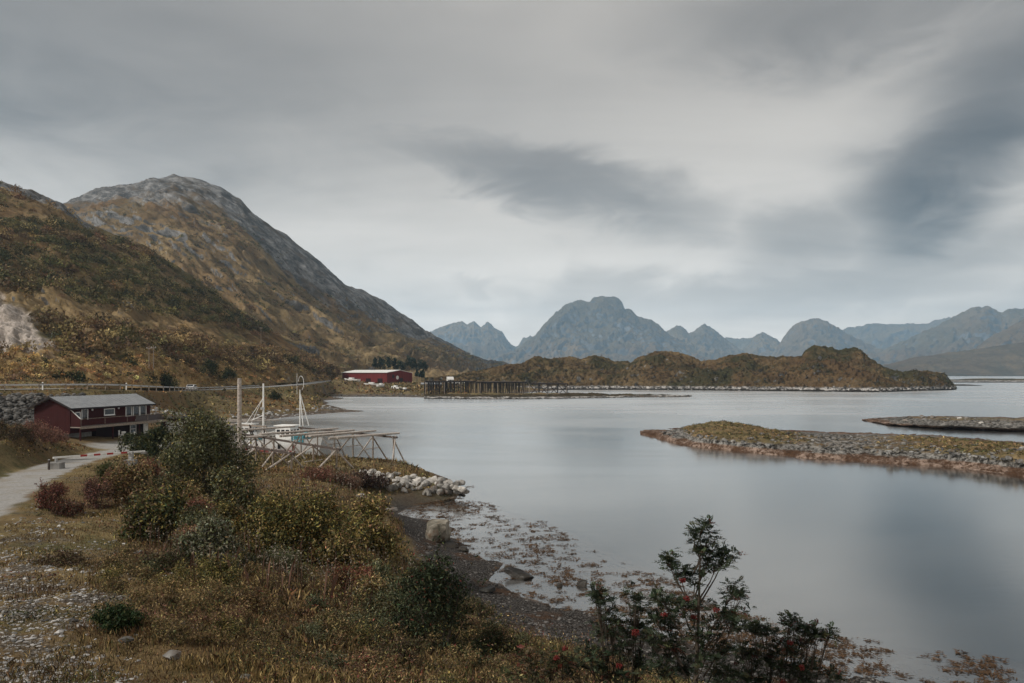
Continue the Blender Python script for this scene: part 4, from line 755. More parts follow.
fishing_boat(-35.0, 101.5, R(-8), 9.5, 'white fishing boat with a single stayed mast behind the racks', False, False)
fishing_boat(-30.6, 99.0, R(-14), 9.8, 'white fishing boat with a tripod mast and teal tarp', True, True)

# fish drying racks
def jit(r, a): return r.uniform(-a, a)
def rack(beams, poles, label, seed, spans, hgt, cat='drying rack', pole_r=0.125, ground=True, braces=True, mats=('wood_dark', 'wood_grey', 'wood_mid')):
    r = random.Random(seed); p0 = Vector((beams[0][0][0], beams[0][0][1], gz(*beams[0][0][:2]))); o = tag(empty('fish_drying_rack', p0), label, cat)
    for (a, b), n in zip(beams, spans):
        A, B = Vector(a), Vector(b); MB().bar(A - p0, B - p0, 0.16, 0.2).build('beam', M[mats[0]], o); dirn = (B - A).normalized(); side = dirn.cross(Vector((0, 0, 1))).normalized()
        for k in range(n):
            q = A.lerp(B, (k + 0.15) / (n - 0.7)); zg = max(gz(q.x, q.y), -0.6)
            MB().tube([(q.x - p0.x, q.y - p0.y, zg - .3 - p0.z), (q.x - p0.x + jit(r, .05), q.y - p0.y, q.z - .1 - p0.z)], .09, 7).build('post', M[mats[2]], o)
            if braces:
                for s in (-1, 1):
                    sp_ = r.uniform(1.0, 2.6); f_ = q + side * s * sp_ + dirn * jit(r, 1.6); zf = max(gz(f_.x, f_.y), -.5)
                    MB().tube([(f_.x - p0.x, f_.y - p0.y, zf - .2 - p0.z), (q.x - p0.x - side.x * s * .25, q.y - p0.y - side.y * s * .25, q.z + .15 - p0.z)], [.095, .07], 6).build('brace', M[mats[1]] if r.random() < .62 else M[mats[2]], o)
                if r.random() < .5: MB().tube([tuple(q + side * .95 + Vector((0, 0, -1.5)) - p0), tuple(q - side * .95 + Vector((0, 0, -1.45)) - p0)], .05, 6).build('tie', M[mats[1]], o)
    for a, b in poles:
        A, B = Vector(a) - p0, Vector(b) - p0; d = (B - A).normalized(); s = d.cross(Vector((0, 0, 1))).normalized(); m_ = MB()
        for k in range(3): m_.tube([A + s * ((k % 4) - 1.0 + (k // 4) * .5) * .2 + d * jit(r, .45) + Vector((0, 0, jit(r, .02) + (k // 4) * .16)), B + s * ((k % 4) - 1.0 + (k // 4) * .5) * .2 + d * jit(r, .45) + Vector((0, 0, (k // 4) * .14))], [pole_r, pole_r * .8], 6)
        m_.build('pole', M[mats[1]], o)
    return o
rack([((-31.5, 84.0, 3.55), (-15.6, 66.3, 3.55)), ((-27.0, 92.5, 3.6), (-12.3, 78.2, 3.6))],
     [((-27.6, 79.8, 3.78), (-21.2, 87.3, 3.86)), ((-24.6, 78.0, 3.78), (-18.6, 84.6, 3.86)), ((-21.6, 77.3, 3.8), (-15.9, 84.0, 3.86)), ((-18.5, 75.4, 3.8), (-12.6, 81.0, 3.84)), ((-33.0, 84.5, 3.75), (-27.5, 91.5, 3.8))], 'wide fish drying rack with pale pole bundles on dark beams', 3, (6, 6), 3.6)
rack([((-29.0, 73.6, 3.5), (-18.9, 63.4, 3.5))], [((-30.5, 74.4, 3.7), (-26.6, 78.6, 3.72))], 'front row of crossed trestles carrying one dark beam', 8, (5,), 3.5)
rack([((-44.0, 103.0, 3.6), (-31.5, 93.8, 3.6))], [((-41.5, 99.0, 3.8), (-33.0, 103.5, 3.85)), ((-44.5, 99.6, 3.8), (-36.0, 106.0, 3.85))], 'old drying rack behind the willow next to the garage', 9, (6,), 3.5, mats=('wood_mid', 'wood_grey', 'wood_dark'))
tp = P(239.5, 450, 62); tpo = tag(empty('tall_pole', (tp.x, tp.y, gz(tp.x, tp.y) - .2)), 'tall pale wooden pole standing at the left end of the racks', 'pole'); ht_ = H - (379 - HY) / F * 62 - tpo.location.z
MB().tube([(0, 0, 0), (0, 0, ht_)], [.19, .165], 10).build('shaft', M['wood_grey'], tpo, smooth=False); MB().tube([(0, 0, ht_), (0, 0, ht_ + .05)], .15, 10).build('cap', M['steel'], tpo)
# long racks on the low peninsula
def far_rack(x0, x1, d0, d1, n, top, label, rows=3, xb=False, seed=1):
    r = random.Random(seed); A = Vector(((x0 - CX) / F * d0, d0, 0.6)); o = tag(empty('fish_drying_rack', A), label, 'drying rack'); B = Vector(((x1 - CX) / F * d1, d1, 0.6)); dv = B - A; s = Vector((-dv.y, dv.x, 0)).normalized()
    for j in range(rows):
        off = s * (j * 4.2); MB().bar(off + Vector((0, 0, top - .6)), dv + off + Vector((0, 0, top - .6)), .32, .5).build('beam', M['dark_trim'], o)
        for k in range(n):
            q = dv * (k / (n - 1)) + off + Vector((jit(r, .4), 0, 0)); MB().tube([q + Vector((0, 0, -1.6)), q + Vector((jit(r, .3), 0, top - .7))], .16, 5).build('post', M['dark_trim'] if (k + j) % 5 else M['wood_mid'], o)
            if xb and k < n - 1 and j == 0:
                q2 = dv * ((k + 1) / (n - 1)) + off
                for za, zb in ((0, top - 1), (top - 1, 0)): MB().tube([q + Vector((0, 0, za)), q2 + Vector((0, 0, zb))], .16, 5).build('brace', M['dark_trim'], o)
    m_ = MB()
    for k in range(int(dv.length / 1.3)):
        q = dv * (k * 1.3 / dv.length); m_.tube([q + s * -1.0 + Vector((0, 0, top - .3 + jit(r, .12))), q + s * (rows * 4.2 - 3.2) + Vector((0, 0, top - .3 + jit(r, .12)))], .13, 5)
    m_.build('pole_layer', M['wood_dark'], o)
    if not xb:
        # near-black upright boxes added between the posts so the rack reads dark and dense
        hg = MB()
        for k in range(int(dv.length / .42)):
            q = dv * (k * .42 / dv.length) + s * r.uniform(0, 8); h_ = r.uniform(2.2, top - 1.2); hg.box((q.x - .12, q.y - .12, top - .7 - h_), (q.x + .12, q.y + .12, top - .7))
        tag(hg.build('dark_filler', M['dark_trim'], o), kind='stuff')
far_rack(426, 476, 322, 326, 15, 6.6, 'dense dark fish drying rack at the left of the low peninsula', 3, seed=1)
far_rack(479, 527, 325, 329, 14, 6.3, 'dense dark fish drying rack in the middle of the low peninsula', 3, seed=2)
far_rack(530, 568, 327, 329, 5, 5.6, 'open rack frame with crossed braces standing over the water', 2, True, 3)
# utility poles
for px, py0, py1, d, lab in ((149, 360, 346, 172, 'left one of the twin wooden utility poles on the bench above the road'), (153.5, 360, 345.5, 173, 'right one of the twin wooden utility poles on the bench above the road'), (206.5, 342, 328, 300, 'wooden utility pole high on the shrubby hillside'), (261, 340, 327, 345, 'wooden utility pole on the slope above the road bend'), (300, 356, 343, 390, 'wooden utility pole low on the slope near the far road')):
    b, t_ = P(px, py0, d), P(px, py1, d); o = tag(empty('utility_pole', b), lab, 'utility pole', 'wooden utility poles on the hillside'); h_ = t_.z - b.z; MB().tube([(0, 0, -6), (0, 0, h_)], [.11, .08], 7).build('shaft', M['wood_mid'], o); MB().box((-.6, -.04, h_ - .6), (.6, .04, h_ - .52)).build('crossarm', M['wood_grey'], o)
    for k in (-.5, 0, .5): MB().tube([(k, 0, h_ - .48), (k, 0, h_ - .25)], .05, 6).build('insulator', M['white'], o)
# ------------------------------------------------------------------ boulders and stones
def bank_point(px, d): x = (px - CX) / F * d; return x, d, gz(x, d)
rr = random.Random(4); n0 = 0
def on_ray(px, py, z): d = (H - z) * F / (py - HY); return (px - CX) / F * d, d
for row, (y0, y1, zb) in enumerate(((478, 479, 1.3), (484, 484, 1.0), (490, 489, 0.65), (496, 493.5, 0.3))):
    for k in range(20):
        if row == 3 and k > 16: continue
        px = 362 + k * 5.2 + rr.uniform(-1.4, 1.4) + row * 1.5; py = y0 + (y1 - y0) * k / 18 + rr.uniform(-1.2, 1.2) + 3.0 * max(0, (k - 13) / 5) ** 2 * (1 - row * .3)
        x, y = on_ray(px, py, zb); s = rr.uniform(0.27, 0.42) if rr.random() < .75 else rr.uniform(.42, .56); pale = row < 2 or (row == 2 and k < 12)
        rock('boulder', 'pale grey boulder in the stone bank at the tip of the rack spit' if pale else 'darker damp boulder at the foot of the stone bank on the rack spit', 'boulder', (x, y, max(zb * 0.92, gz(x, y) + .06)), (s * rr.uniform(1.05, 1.4), s * rr.uniform(.9, 1.1), s * rr.uniform(.72, .95)), 'rock_pale' if pale else 'rock_mid', rr.randint(0, 8), 'boulders of the stone bank' if pale else 'damp boulders at the foot of the stone bank', rr.uniform(0, 6.28), rr.uniform(-.3, .3))
for k in range(9):
    px, py = 452 + rr.uniform(0, 17), 488 + rr.uniform(0, 7); x, y = on_ray(px, py, 0.1); s = rr.uniform(.16, .3)
    rock('boulder', 'darker damp boulder at the foot of the stone bank on the rack spit', 'boulder', (x, y, .08), (s * 1.4, s, s * .6), 'rock_mid', rr.randint(0, 8), 'damp boulders at the foot of the stone bank', rr.uniform(0, 6), .1)
def stone_at(name, px, py, z, size, mat, seed, label, rz=0., cat='rock', tilt=0.0):
    x, y = on_ray(px, py, z); return rock(name, label, cat, (x, y, z), size, mat, seed, None, rz, tilt)
stone_at('slab_rock', 372, 509, 1.15, (1.15, .55, .38), 'rock_pale', 2, 'long pale slab lying at the top of the beach', -.5, tilt=.25); stone_at('slab_rock', 388, 510, .55, (.95, .5, .22), 'rock_mid', 3, 'flat brown slab at the water edge below the stone bank')
stone_at('rock', 362, 497, 1.4, (.5, .4, .3), 'rock_pale', 5, 'pale rock above the long slab among the grass')
# squared lichen block on the beach
bx_, by_ = on_ray(438, 541, .35); v_ = np.sign(IV) * np.abs(IV) ** .6; v_ = v_ / np.abs(v_).max(0); rq = np.random.RandomState(21)
for _ in range(14):
    n_ = rq.normal(size=3) * [1, 1, .7]; n_ /= np.linalg.norm(n_); e_ = v_ @ n_ - rq.uniform(.62, 1.0); v_ = v_ - np.maximum(e_, 0)[:, None] * n_
v_ = v_ + .10 * np.stack([fbm(v_[:, 0] + 3, v_[:, 1], v_[:, 2], .5, 4), fbm(v_[:, 0], v_[:, 1] + 7, v_[:, 2], .5, 4), fbm(v_[:, 0], v_[:, 1], v_[:, 2] + 5, .5, 4)], 1)
b_ = tag(mesh_np('stone_block', v_ * np.array([.85, .72, .95]), IF, M['rock_block'], smooth=False, loc=(bx_, by_, .85)), 'squarish lichen covered stone block standing on the beach', 'stone block'); b_.rotation_euler = (0.04, -.05, .35)
stone_at('rock', 452, 545, .2, (.55, .4, .3), 'rock_dark', 4, 'dark weedy rock leaning against the stone block', .5); stone_at('rock', 463, 549, .12, (.5, .35, .2), 'rock_dark', 6, 'low dark rock at the water edge right of the stone block', .2)
stone_at('rock', 521, 575, .12, (1.0, .45, .40), 'rock_dark', 1, 'large black pointed rock in the shallows', -.25, tilt=.2); stone_at('rock', 559.5, 586, .02, (.22, .16, .15), 'rock_dark', 7, 'smaller one of the two black stones in the shallows'); stone_at('rock', 583, 585, .04, (.34, .24, .26), 'rock_dark', 8, 'larger one of the two black stones in the shallows')
stone_at('rock', 486, 590, .35, (.6, .4, .2), 'rock_dark', 3, 'flat dark rock on the shingle beach'); stone_at('rock', 508, 568, .1, (.3, .2, .14), 'rock_mid', 2, 'brown weedy stone left of the large black rock')
stone_at('rock', 136, 553, 5.0, (.26, .15, .08), 'rock_mid', 3, 'pale stone lying among the gravel of the bank', .4); stone_at('rock', 128, 640, 6.1, (.15, .11, .06), 'rock_mid', 5, 'grey flat stone at the lower edge of the gravel', .2); stone_at('rock', 172, 655, 6.2, (.2, .13, .07), 'rock_mid', 6, 'larger grey slab in the grass beside the gravel', -.3); stone_at('rock', 245, 678, 6.3, (.11, .09, .05), 'rock_mid', 7, 'small pale stone at the bottom of the grassy bank')
# rocks along the rim of the low islet
# loose stone
def noise2(X, Y, s, k=0.): return fbm(X, Y, 0 * X + k, s, 3)
X, Y, px = onland(24000, -40, 420, 6, 34); Z, B, RDp, LDp, YDp = land_z(X, Y, True); dn = noise2(X, Y, 3.2, 4) * .8 + .75 * (1 - smooth(px, 50, 260)) + .5 * (1 - smooth(Y, 10, 22)) - .72 - .3 * smooth(px, 200, 330); k = (dn > rng.uniform(-.15, .5, len(X))) & (LDp > 2.3)
g_ = rng.uniform(.08, .42, k.sum())[:, None] * np.array([1, .97, .93]); scatter('loose_stones', 'loose pale broken stones strewn over the gravel bank', 'stones', X[k], Y[k], Z[k] - .005, np.abs(rng.normal(0, 1, k.sum())) * .022 * (Y[k] / 12) ** .45 + .014, g_, M['stone'], seed=3)
X, Y, px = onland(9000, 360, 1010, 22, 58); Z, B, *_ = land_z(X, Y, True); k = (B > -.12) & (B < 1.3 + .3 * noise2(X, Y, 2., 2)); g_ = (rng.uniform(.02, .16, k.sum()) ** 1)[:, None] * np.array([1, .95, .9]); scatter('shingle', 'dark wet shingle along the beach', 'shingle', X[k], Y[k], Z[k], np.abs(rng.normal(0, 1, k.sum())) * .04 + .025, g_, M['stone'], seed=4)
X, Y, px = onland(2600, 140, 345, 105, 215); Z, B, RDp, *_ = land_z(X, Y, True); k = ((B > -.1) & (B < 1.1) & (px > 200)) | ((np.hypot((px - 168) / 30, (Y - 121) / 14) < 1) & (RDp > 6)); g_ = rng.uniform(.08, .4, k.sum())[:, None] * np.array([1, .98, .95]); scatter('shore_rubble', 'pale rubble along the bay shore and below the road', 'rubble', X[k], Y[k], Z[k], rng.uniform(.15, .55, k.sum()), g_, M['stone'], seed=5)
X, Y, px = onland(2200, 325, 690, 300, 350); Z, B, *_ = land_z(X, Y, True); k = (B > -.15) & (B < .9) & (Y < 335); g_ = rng.uniform(.02, .2, k.sum())[:, None] * np.array([1, .97, .93]); scatter('shore_rubble', 'dark rubble along the shore of the low peninsula', 'rubble', X[k], Y[k], Z[k], rng.uniform(.2, .7, k.sum()), g_, M['stone'], seed=6)
# rubble on the islets and along the foot of the moorland island
def hillpts(label, n, tlo, thi, r, dens=None):
    X, Y, Z, PX, T = HILLS[label]; rows = np.where((T >= tlo) & (T <= thi))[0]; i = r.choice(rows, n); j = r.randint(0, X.shape[1], n); return X[i, j] + r.uniform(-.3, .3, n), Y[i, j], Z[i, j], PX[i, j], T[i]
for lab, n, a, b, s0, s1, zl_, zh_, nm in (('low turf topped islet with a rock rim and brown tidal flats', 3600, 1.45, 3.0, .04, .34, .62, 1.5, 'grey rubble between the boulders of the low islet'), ('flat rocky islet farther out at the right', 900, 1.1, 2.5, .06, .35, .5, 1.5, 'grey rubble on the outer islet'), ('rocky moorland island with rounded knolls', 2400, .02, .5, .3, 1.0, .2, 2.6, 'pale rubble along the foot of the moorland island')):
    X, Y, Z, PX, T = hillpts(lab, n, a, b, rng); q = noise2(X, Y, 6. if s0 < .3 else 30., 3); k = (Z > zl_) & (Z < zh_) & (q > -.05) & (PX < 1060); g_ = (rng.uniform(.15, 1., k.sum()) ** 2 * .22 + .02)[:, None] * np.array([1, .98, .94]); scatter('rubble', nm, 'rubble', X[k], Y[k], Z[k], s0 + (s1 - s0) * rng.uniform(0, 1, k.sum()) ** 2.2, g_, M['stone'], seed=7)
rb = np.random.RandomState(12)
for lab, n, a, b, px_lo, s0, s1, nm, grp in (('low turf topped islet with a rock rim and brown tidal flats', 100, 1.55, 2.75, 690, .18, .5, 'grey boulder on the rocky rim of the low turf topped islet', 'boulders along the rim of the low islet'), ('flat rocky islet farther out at the right', 44, 1.2, 2.2, 880, .22, .6, 'grey boulder on the flat islet farther out at the right', 'boulders on the outer islet')):
    X, Y, Z, PX, T = hillpts(lab, 4000, a, b, rb); q = np.where((Z > .75) & (Z < 1.55) & (PX > px_lo) & (PX < 1040))[0][:n]
    for i in q:
        z_ = s0 + (s1 - s0) * rb.uniform() ** 2; rock('boulder', nm, 'boulder', (X[i], Y[i], Z[i] + z_ * .12), (z_ * 1.4, z_, z_ * .72), 'rock_mid' if rb.uniform() < .93 else 'rock_pale', int(rb.randint(0, 9)), grp, rb.uniform(0, 6), rb.uniform(-.25, .25))
# seaweed lying in the shallows
def ribbons(name, label, X, Y, Z, L, Wd, cols, per, seed, flat=True):
    r = np.random.RandomState(seed); n = len(X) * per; cx = np.repeat(X, per) + r.normal(0, 1, n) * np.repeat(L, per) * .55; cy = np.repeat(Y, per) + r.normal(0, 1, n) * np.repeat(L, per) * .4; cz = np.repeat(Z, per) + r.uniform(0, .03, n); a = r.uniform(0, 6.28, n); l = np.repeat(L, per) * r.uniform(.25, .6, n); w_ = l * r.uniform(.18, .4, n)
    d = np.stack([np.cos(a), np.sin(a), r.uniform(-.05, .05, n)], 1); s = np.stack([-np.sin(a), np.cos(a), r.uniform(-.2, .2, n)], 1); c = np.stack([cx, cy, cz], 1); v = np.stack([c - d * l[:, None], c + s * w_[:, None], c + d * l[:, None], c - s * w_[:, None]], 1).reshape(-1, 3); f = np.arange(n * 4).reshape(-1, 4); o = mesh_np(name, v, f, M['stone'], col=np.repeat(np.repeat(cols, per, 0) * r.uniform(.7, 1.3, (n, 1)), 4, 0)); return tag(o, label, 'seaweed', kind='stuff')
X, Y, px = onland(26000, 395, 1010, 24, 68); B = land_base(X, Y); q = .45 * noise2(X, Y, 5.0, 8) + .7 * noise2(X, Y * 1.0, .8, 9); lim = (B < .06) & (B > -.42); k = lim & (q > -.12 + .7 * np.abs(B + .15)) & (rng.uniform(0, 1, len(X)) < .92) ; c_ = np.array([.068, .039, .02]) * rng.uniform(.5, 1.5, (k.sum(), 1))
ribbons('seaweed', 'brown bladder seaweed floating in the shallows', X[k], Y[k], 0 * X[k] + .015, rng.uniform(.10, .30, k.sum()) * (Y[k] / 40) ** .5, 0, c_, 7, 9)

# ------------------------------------------------------------------ foliage
def leaves(C, L, Wd, cols, r, up=0.3):
    """diamond shaped leaves at centres C"""
    n = len(C); d = r.normal(size=(n, 3)); d[:, 2] += up; d /= np.linalg.norm(d, axis=1)[:, None]; e = r.normal(size=(n, 3)); s = np.cross(d, e); s /= np.linalg.norm(s, axis=1)[:, None] + 1e-9
    v = np.stack([C - d * L[:, None], C + s * Wd[:, None], C + d * L[:, None], C - s * Wd[:, None]], 1).reshape(-1, 3); return v, np.arange(n * 4).reshape(-1, 4), np.repeat(cols, 4, 0)
def pick(pal, n, r, var=.42):
    p = np.array([q[:3] for q in pal]); wgt = np.array([q[3] for q in pal], float); c = p[r.choice(len(p), n, p=wgt / wgt.sum())]; return np.clip(c * np.exp(r.normal(0, var, (n, 1))) * r.uniform(.9, 1.1, (n, 3)), 0, 1)
OL = (.064, .066, .029); GG = (.135, .138, .086); YG = (.21, .17, .055); DG = (.024, .034, .018); RU = (.155, .092, .05); RD_ = (.14, .042, .032); OC = (.27, .20, .092); PK = (.20, .10, .075); BR = (.105, .072, .044); BL = (.062, .044, .03)
def lobed(lobes, n, r, shell=.55):
    """points filling a set of ellipsoid lobes (x,y,z,rx,ry,rz), denser towards the surface"""
    lb = np.array(lobes, float); wv = lb[:, 3] * lb[:, 5]; i = r.choice(len(lb), n, p=wv / wv.sum()); d = r.normal(size=(n, 3)); d /= np.linalg.norm(d, axis=1)[:, None]; rad = (shell + (1 - shell) * r.uniform(0, 1, n)) * (1 + .16 * r.normal(size=n)); return lb[i, :3] + d * lb[i, 3:] * rad[:, None], i
def shrub(name, label, cat, px, d, w_, h_, pal, nleaf, lsize, seed, group=None, nl=20, aspect=.42, dome=.62, stems=6, zoff=0., part='foliage', clump=True, parent_z=None):
    r = np.random.RandomState(seed); x, y = (px - CX) / F * d, d; z = gz(x, y) + zoff if parent_z is None else parent_z; o = tag(empty(name, (x, y, z)), label, cat, group); lb = []
    for k in range(nl):
        a = r.uniform(0, 6.28); t = r.uniform(.0, 1.); rr_ = math.sqrt(r.uniform(0, 1)) * w_ * .48 * (1 - .62 * t ** 1.6); s = w_ * r.uniform(.07, .19); lb.append((rr_ * math.cos(a), rr_ * math.sin(a) * .8, h_ * (.12 + .78 * t * r.uniform(.75, 1.1)), s, s * .9, s * r.uniform(.7, 1.15)))
    C, i = lobed(lb, nleaf, r); C = C[C[:, 2] > .02]; n = len(C)
    if clump:                                                        # leaves gather on twigs, so gaps open between
        K = max(20, n // 9); tw = C[r.choice(n, K)]; j = r.randint(0, K, n); C = np.where(r.uniform(0, 1, (n, 1)) < .75, tw[j] + r.normal(0, 1, (n, 3)) * lsize * 1.9, C)
    nt = stems * 7; ts = C[r.choice(n, nt)]; td = r.normal(0, .45, (nt, 3)) + [0, 0, 1.0]; td[:, :2] += ts[:, :2] / w_ * 1.2; td /= np.linalg.norm(td, axis=1)[:, None]; m_ = 16; tl = h_ * r.uniform(.10, .26, nt)
    C2 = (ts[:, None] + td[:, None] * tl[:, None, None] * r.uniform(0, 1, (nt, m_, 1)) + r.normal(0, 1, (nt, m_, 3)) * lsize * .45).reshape(-1, 3); C2 = C2[C2[:, 2] > .02]; C = np.concatenate([C, C2]); n = len(C)
    tone = np.exp(r.normal(0, .22, len(lb)))
    L = lsize * r.uniform(.6, 1.35, n); v, f, c = leaves(C, L, L * aspect, pick(pal, n, r), r); mesh_np(part, v, f, M['leaf'], o, col=c)
    sm_ = MB(); rs_ = random.Random(seed)
    for k in range(stems):
        q = lb[k % nl]; sm_.tube([(rs_.uniform(-.1, .1) * w_, rs_.uniform(-.1, .1) * w_, -.3), (q[0] * .45 + rs_.uniform(-.05, .05), q[1] * .45, q[2] * .5), (q[0], q[1], q[2])], [.028 * h_ ** .7, .018 * h_ ** .7, .006], 5)
    sm_.build('stems', M['bark'], o); return o
bush = shrub
bush('willow_bush', 'tall grey green willow bush left of the racks', 'bush', 203, 40, 5.8, 5.3, [(*OL, 5), (*GG, 3.2), (*YG, .8), (.045, .05, .025, 1.5), (.12, .12, .07, 2)], 26000, .075, 1, nl=56, zoff=-.7)
bush('willow_bush', 'grey green willow bush between the tall willow and the yellowing bush', 'bush', 236, 33, 3.0, 3.0, [(*OL, 4), (*GG, 2.6), (*BR, 1.2), (*YG, .8)], 9000, .075, 2, nl=24, zoff=-.5)
bush('birch_bush', 'large round yellowing green bush in the middle of the bank', 'bush', 294, 27, 5.0, 3.55, [(*OL, 4), (*YG, 3.2), (*OC, 1.2), (.04, .042, .016, 3), (.13, .07, .02, .8)], 30000, .06, 3, nl=62, zoff=-.85)
bush('willow_bush', 'dark olive bush right of the red fireweed', 'bush', 162, 26, 2.9, 2.25, [(*OL, 4), (*YG, 1.6), (*BR, 1.5), (*DG, 2)], 10000, .075, 4, nl=24, zoff=-.4)
bush('birch_bush', 'thin rust tinged bush behind the dark olive bush', 'bush', 138, 36, 2.9, 2.3, [(*OL, 2), (*OC, 2), (*RU, 2), (*BR, 2)], 7000, .075, 5, nl=20, zoff=-.3)
bush('downy_willow', 'low silvery willow bush below the yellowing bush', 'bush', 213, 21, 2.35, 1.75, [(*GG, 4), (.12, .125, .095, 2.6), (*OL, 3), (*BR, .8)], 9000, .05, 6, nl=20, zoff=-.3)
bush('birch_bush', 'sloping olive and yellow bush on the lower bank edge', 'bush', 362, 33, 4.0, 2.6, [(*OL, 3), (*YG, 2.4), (*OC, 2), (*RU, 1)], 11000, .075, 7, nl=24, zoff=-.5)
bush('birch_bush', 'rusty ochre bush between the large round bush and the beach', 'bush', 330, 26, 2.6, 1.8, [(*OL, 3), (*YG, 1.6), (*OC, 2), (*RU, 1.4)], 7000, .065, 8, nl=18, zoff=-.3)
bush('young_rowan', 'dark green young rowan bush at the bottom centre', 'bush', 436, 16.5, 2.3, 3.35, [(*DG, 6), (.03, .038, .022, 4), (*OL, 1), (*BR, .5), (*RD_, .2)], 15000, .042, 9, nl=46, zoff=-.9, stems=16, aspect=.34)
bush('juniper_bush', 'small round deep green bush among the gravel', 'bush', 115, 12.7, .95, .28, [(.02, .034, .014, 5), (*OL, 1)], 3800, .028, 10, nl=14)
bush('heather_bush', 'dark brown heather bush beside the bank stones', 'bush', 366, 60, 4.0, 1.1, [(*BL, 5), (.05, .03, .028, 4)], 3200, .09, 11, nl=16)
bush('willow_bush', 'dark green bush at the edge of the yard under the house balcony', 'bush', 158, 66, 3.6, 3.4, [(*DG, 4), (*OL, 3)], 5500, .10, 12, nl=18, zoff=-.2)
bush('willow_bush', 'loose green bush in front of the balcony posts', 'bush', 137, 78, 3.4, 2.6, [(*DG, 3), (*OL, 4)], 3600, .11, 13, nl=14, zoff=-.1)
for k, (px, d, h_) in enumerate(((100.5, 45, 1.55), (105.5, 45.5, 1.35), (111, 45.2, 1.25))): bush('juniper', ['tallest spiky green juniper on the verge of the gravel lane', 'middle spiky green juniper on the verge of the gravel lane', 'shortest spiky green juniper on the verge of the gravel lane'][k], 'bush', px, d, .55, h_, [(*OL, 4), (.06, .07, .028, 3)], 1500, .06, 30 + k, 'spiky junipers beside the gravel lane', nl=9, aspect=.22, stems=2)
# fireweed and dock patches: individual clumps with a colour of their own
for k, (px, d, w_, h_, pal, lab) in enumerate((
    (52, 33, 1.7, 1.2, [(*RD_, 3), (*BL, 3), (*PK, 1), (.10, .045, .04, 3)], 'dark red shrub at the upper edge of the gravel'), (70, 32, 1.3, .95, [(*RD_, 2), (*BL, 4), (*BR, 2)], 'brown red shrub right of the dark red one'), (98, 35, 1.9, 1.3, [(*BL, 3), (.10, .05, .045, 3), (*PK, 2)], 'purple brown heather clump below the junipers'),
    (123, 37, 2.2, 1.8, [(*PK, 3), (*OC, 2), (*RU, 2), (*BR, 2)], 'pinkish seeding fireweed clump by the barrier'), (150, 40, 2.4, 1.9, [(*PK, 3), (*RD_, 2), (*RU, 2)], 'pale red fireweed clump left of the tall willow'), (196, 29, 1.5, 1.5, [(*PK, 3), (*RD_, 2.4), (*BR, 2)], 'dusky pink fireweed clump between two dark bushes'),
    (375, 20.5, 1.6, 1.05, [(*RD_, 4), (*RU, 2), (*PK, 2), (.17, .055, .035, 2)], 'bright red fireweed clump right of the yellowing bush'), (345, 21, 1.4, .9, [(*RD_, 2), (*RU, 2), (*OL, 2)], 'mixed red and olive fireweed clump beside the bright red one'), (318, 57, 3.4, .8, [(*PK, 3), (*BR, 3), (*RD_, 1)], 'brown pink weeds in front of the racks'), (345, 58, 3.0, .8, [(*PK, 2), (*BR, 4), (.25, .21, .17, 1)], 'pale seeded weeds beside the heather bush'),
    (30, 66, 4.5, 1.5, [(*PK, 4), (.16, .09, .07, 3), (*BR, 2)], 'pinkish heather at the top of the bank by the house'), (52, 73, 3.0, 1.2, [(*PK, 3), (.16, .09, .07, 3)], 'pinkish heather below the house gable'), (8, 63, 4, 1.4, [(*BL, 3), (*BR, 3), (*DG, 2)], 'dark heather clump at the left edge of the bank'), (485, 17.5, 1.5, .8, [(*DG, 3), (*BL, 2), (*OL, 2)], 'low dark green shrub right of the young rowan bush'), (330, 14.5, 1.3, .55, [(*OL, 3), (*OC, 2), (*BR, 2)], 'low olive and ochre herb clump at the bottom of the bank'), (395, 13.5, 1.2, .6, [(*BL, 3), (*OL, 3), (*BR, 2)], 'dark brown green herb clump below the young rowan bush'), (245, 15.5, 1.2, .5, [(*BR, 3), (*RU, 2), (*OC, 2)], 'rust brown herb clump on the lower bank'), (160, 19.5, 1.8, .4, [(*OL, 3), (*BL, 3), (*DG, 1)], 'dark heather mat below the dark olive bush'), (60, 19.0, 1.7, .25, [(*BL, 3), (*BR, 3), (*OL, 1)], 'flat brown heather mat among the gravel'), (470, 23, 1.8, .7, [(*OL, 3), (*BR, 3), (*DG, 1)], 'olive brown herbs at the top of the shingle beach'), (282, 21.5, 1.6, .95, [(*OL, 3), (*GG, 2), (.3, .27, .22, .6)], 'green willowherb with white seed heads below the yellowing bush'))):
    bush('wild_shrub', lab, 'plant', px, d, w_, h_, pal, int(2600 + 900 * w_), .030 * (d / 12) ** .6, 50 + k, nl=16, aspect=.25, stems=5)
rt_ = random.Random(31)
PALS = [[(*OL, 4), (*YG, 2), (*OC, 1)], [(*OC, 3), (*RU, 2), (*OL, 2)], [(*OL, 3), (*GG, 3), (*DG, 1)], [(*BR, 3), (*OL, 2), (*OC, 2)], [(*PK, 2), (*BR, 3), (*OC, 2)]]
THICK = ['olive and yellow wild shrub in the thicket on the bank', 'ochre and rust wild shrub in the thicket on the bank', 'grey green wild shrub in the thicket on the bank', 'brown wild shrub in the thicket on the bank', 'dusky pink wild shrub in the thicket on the bank']
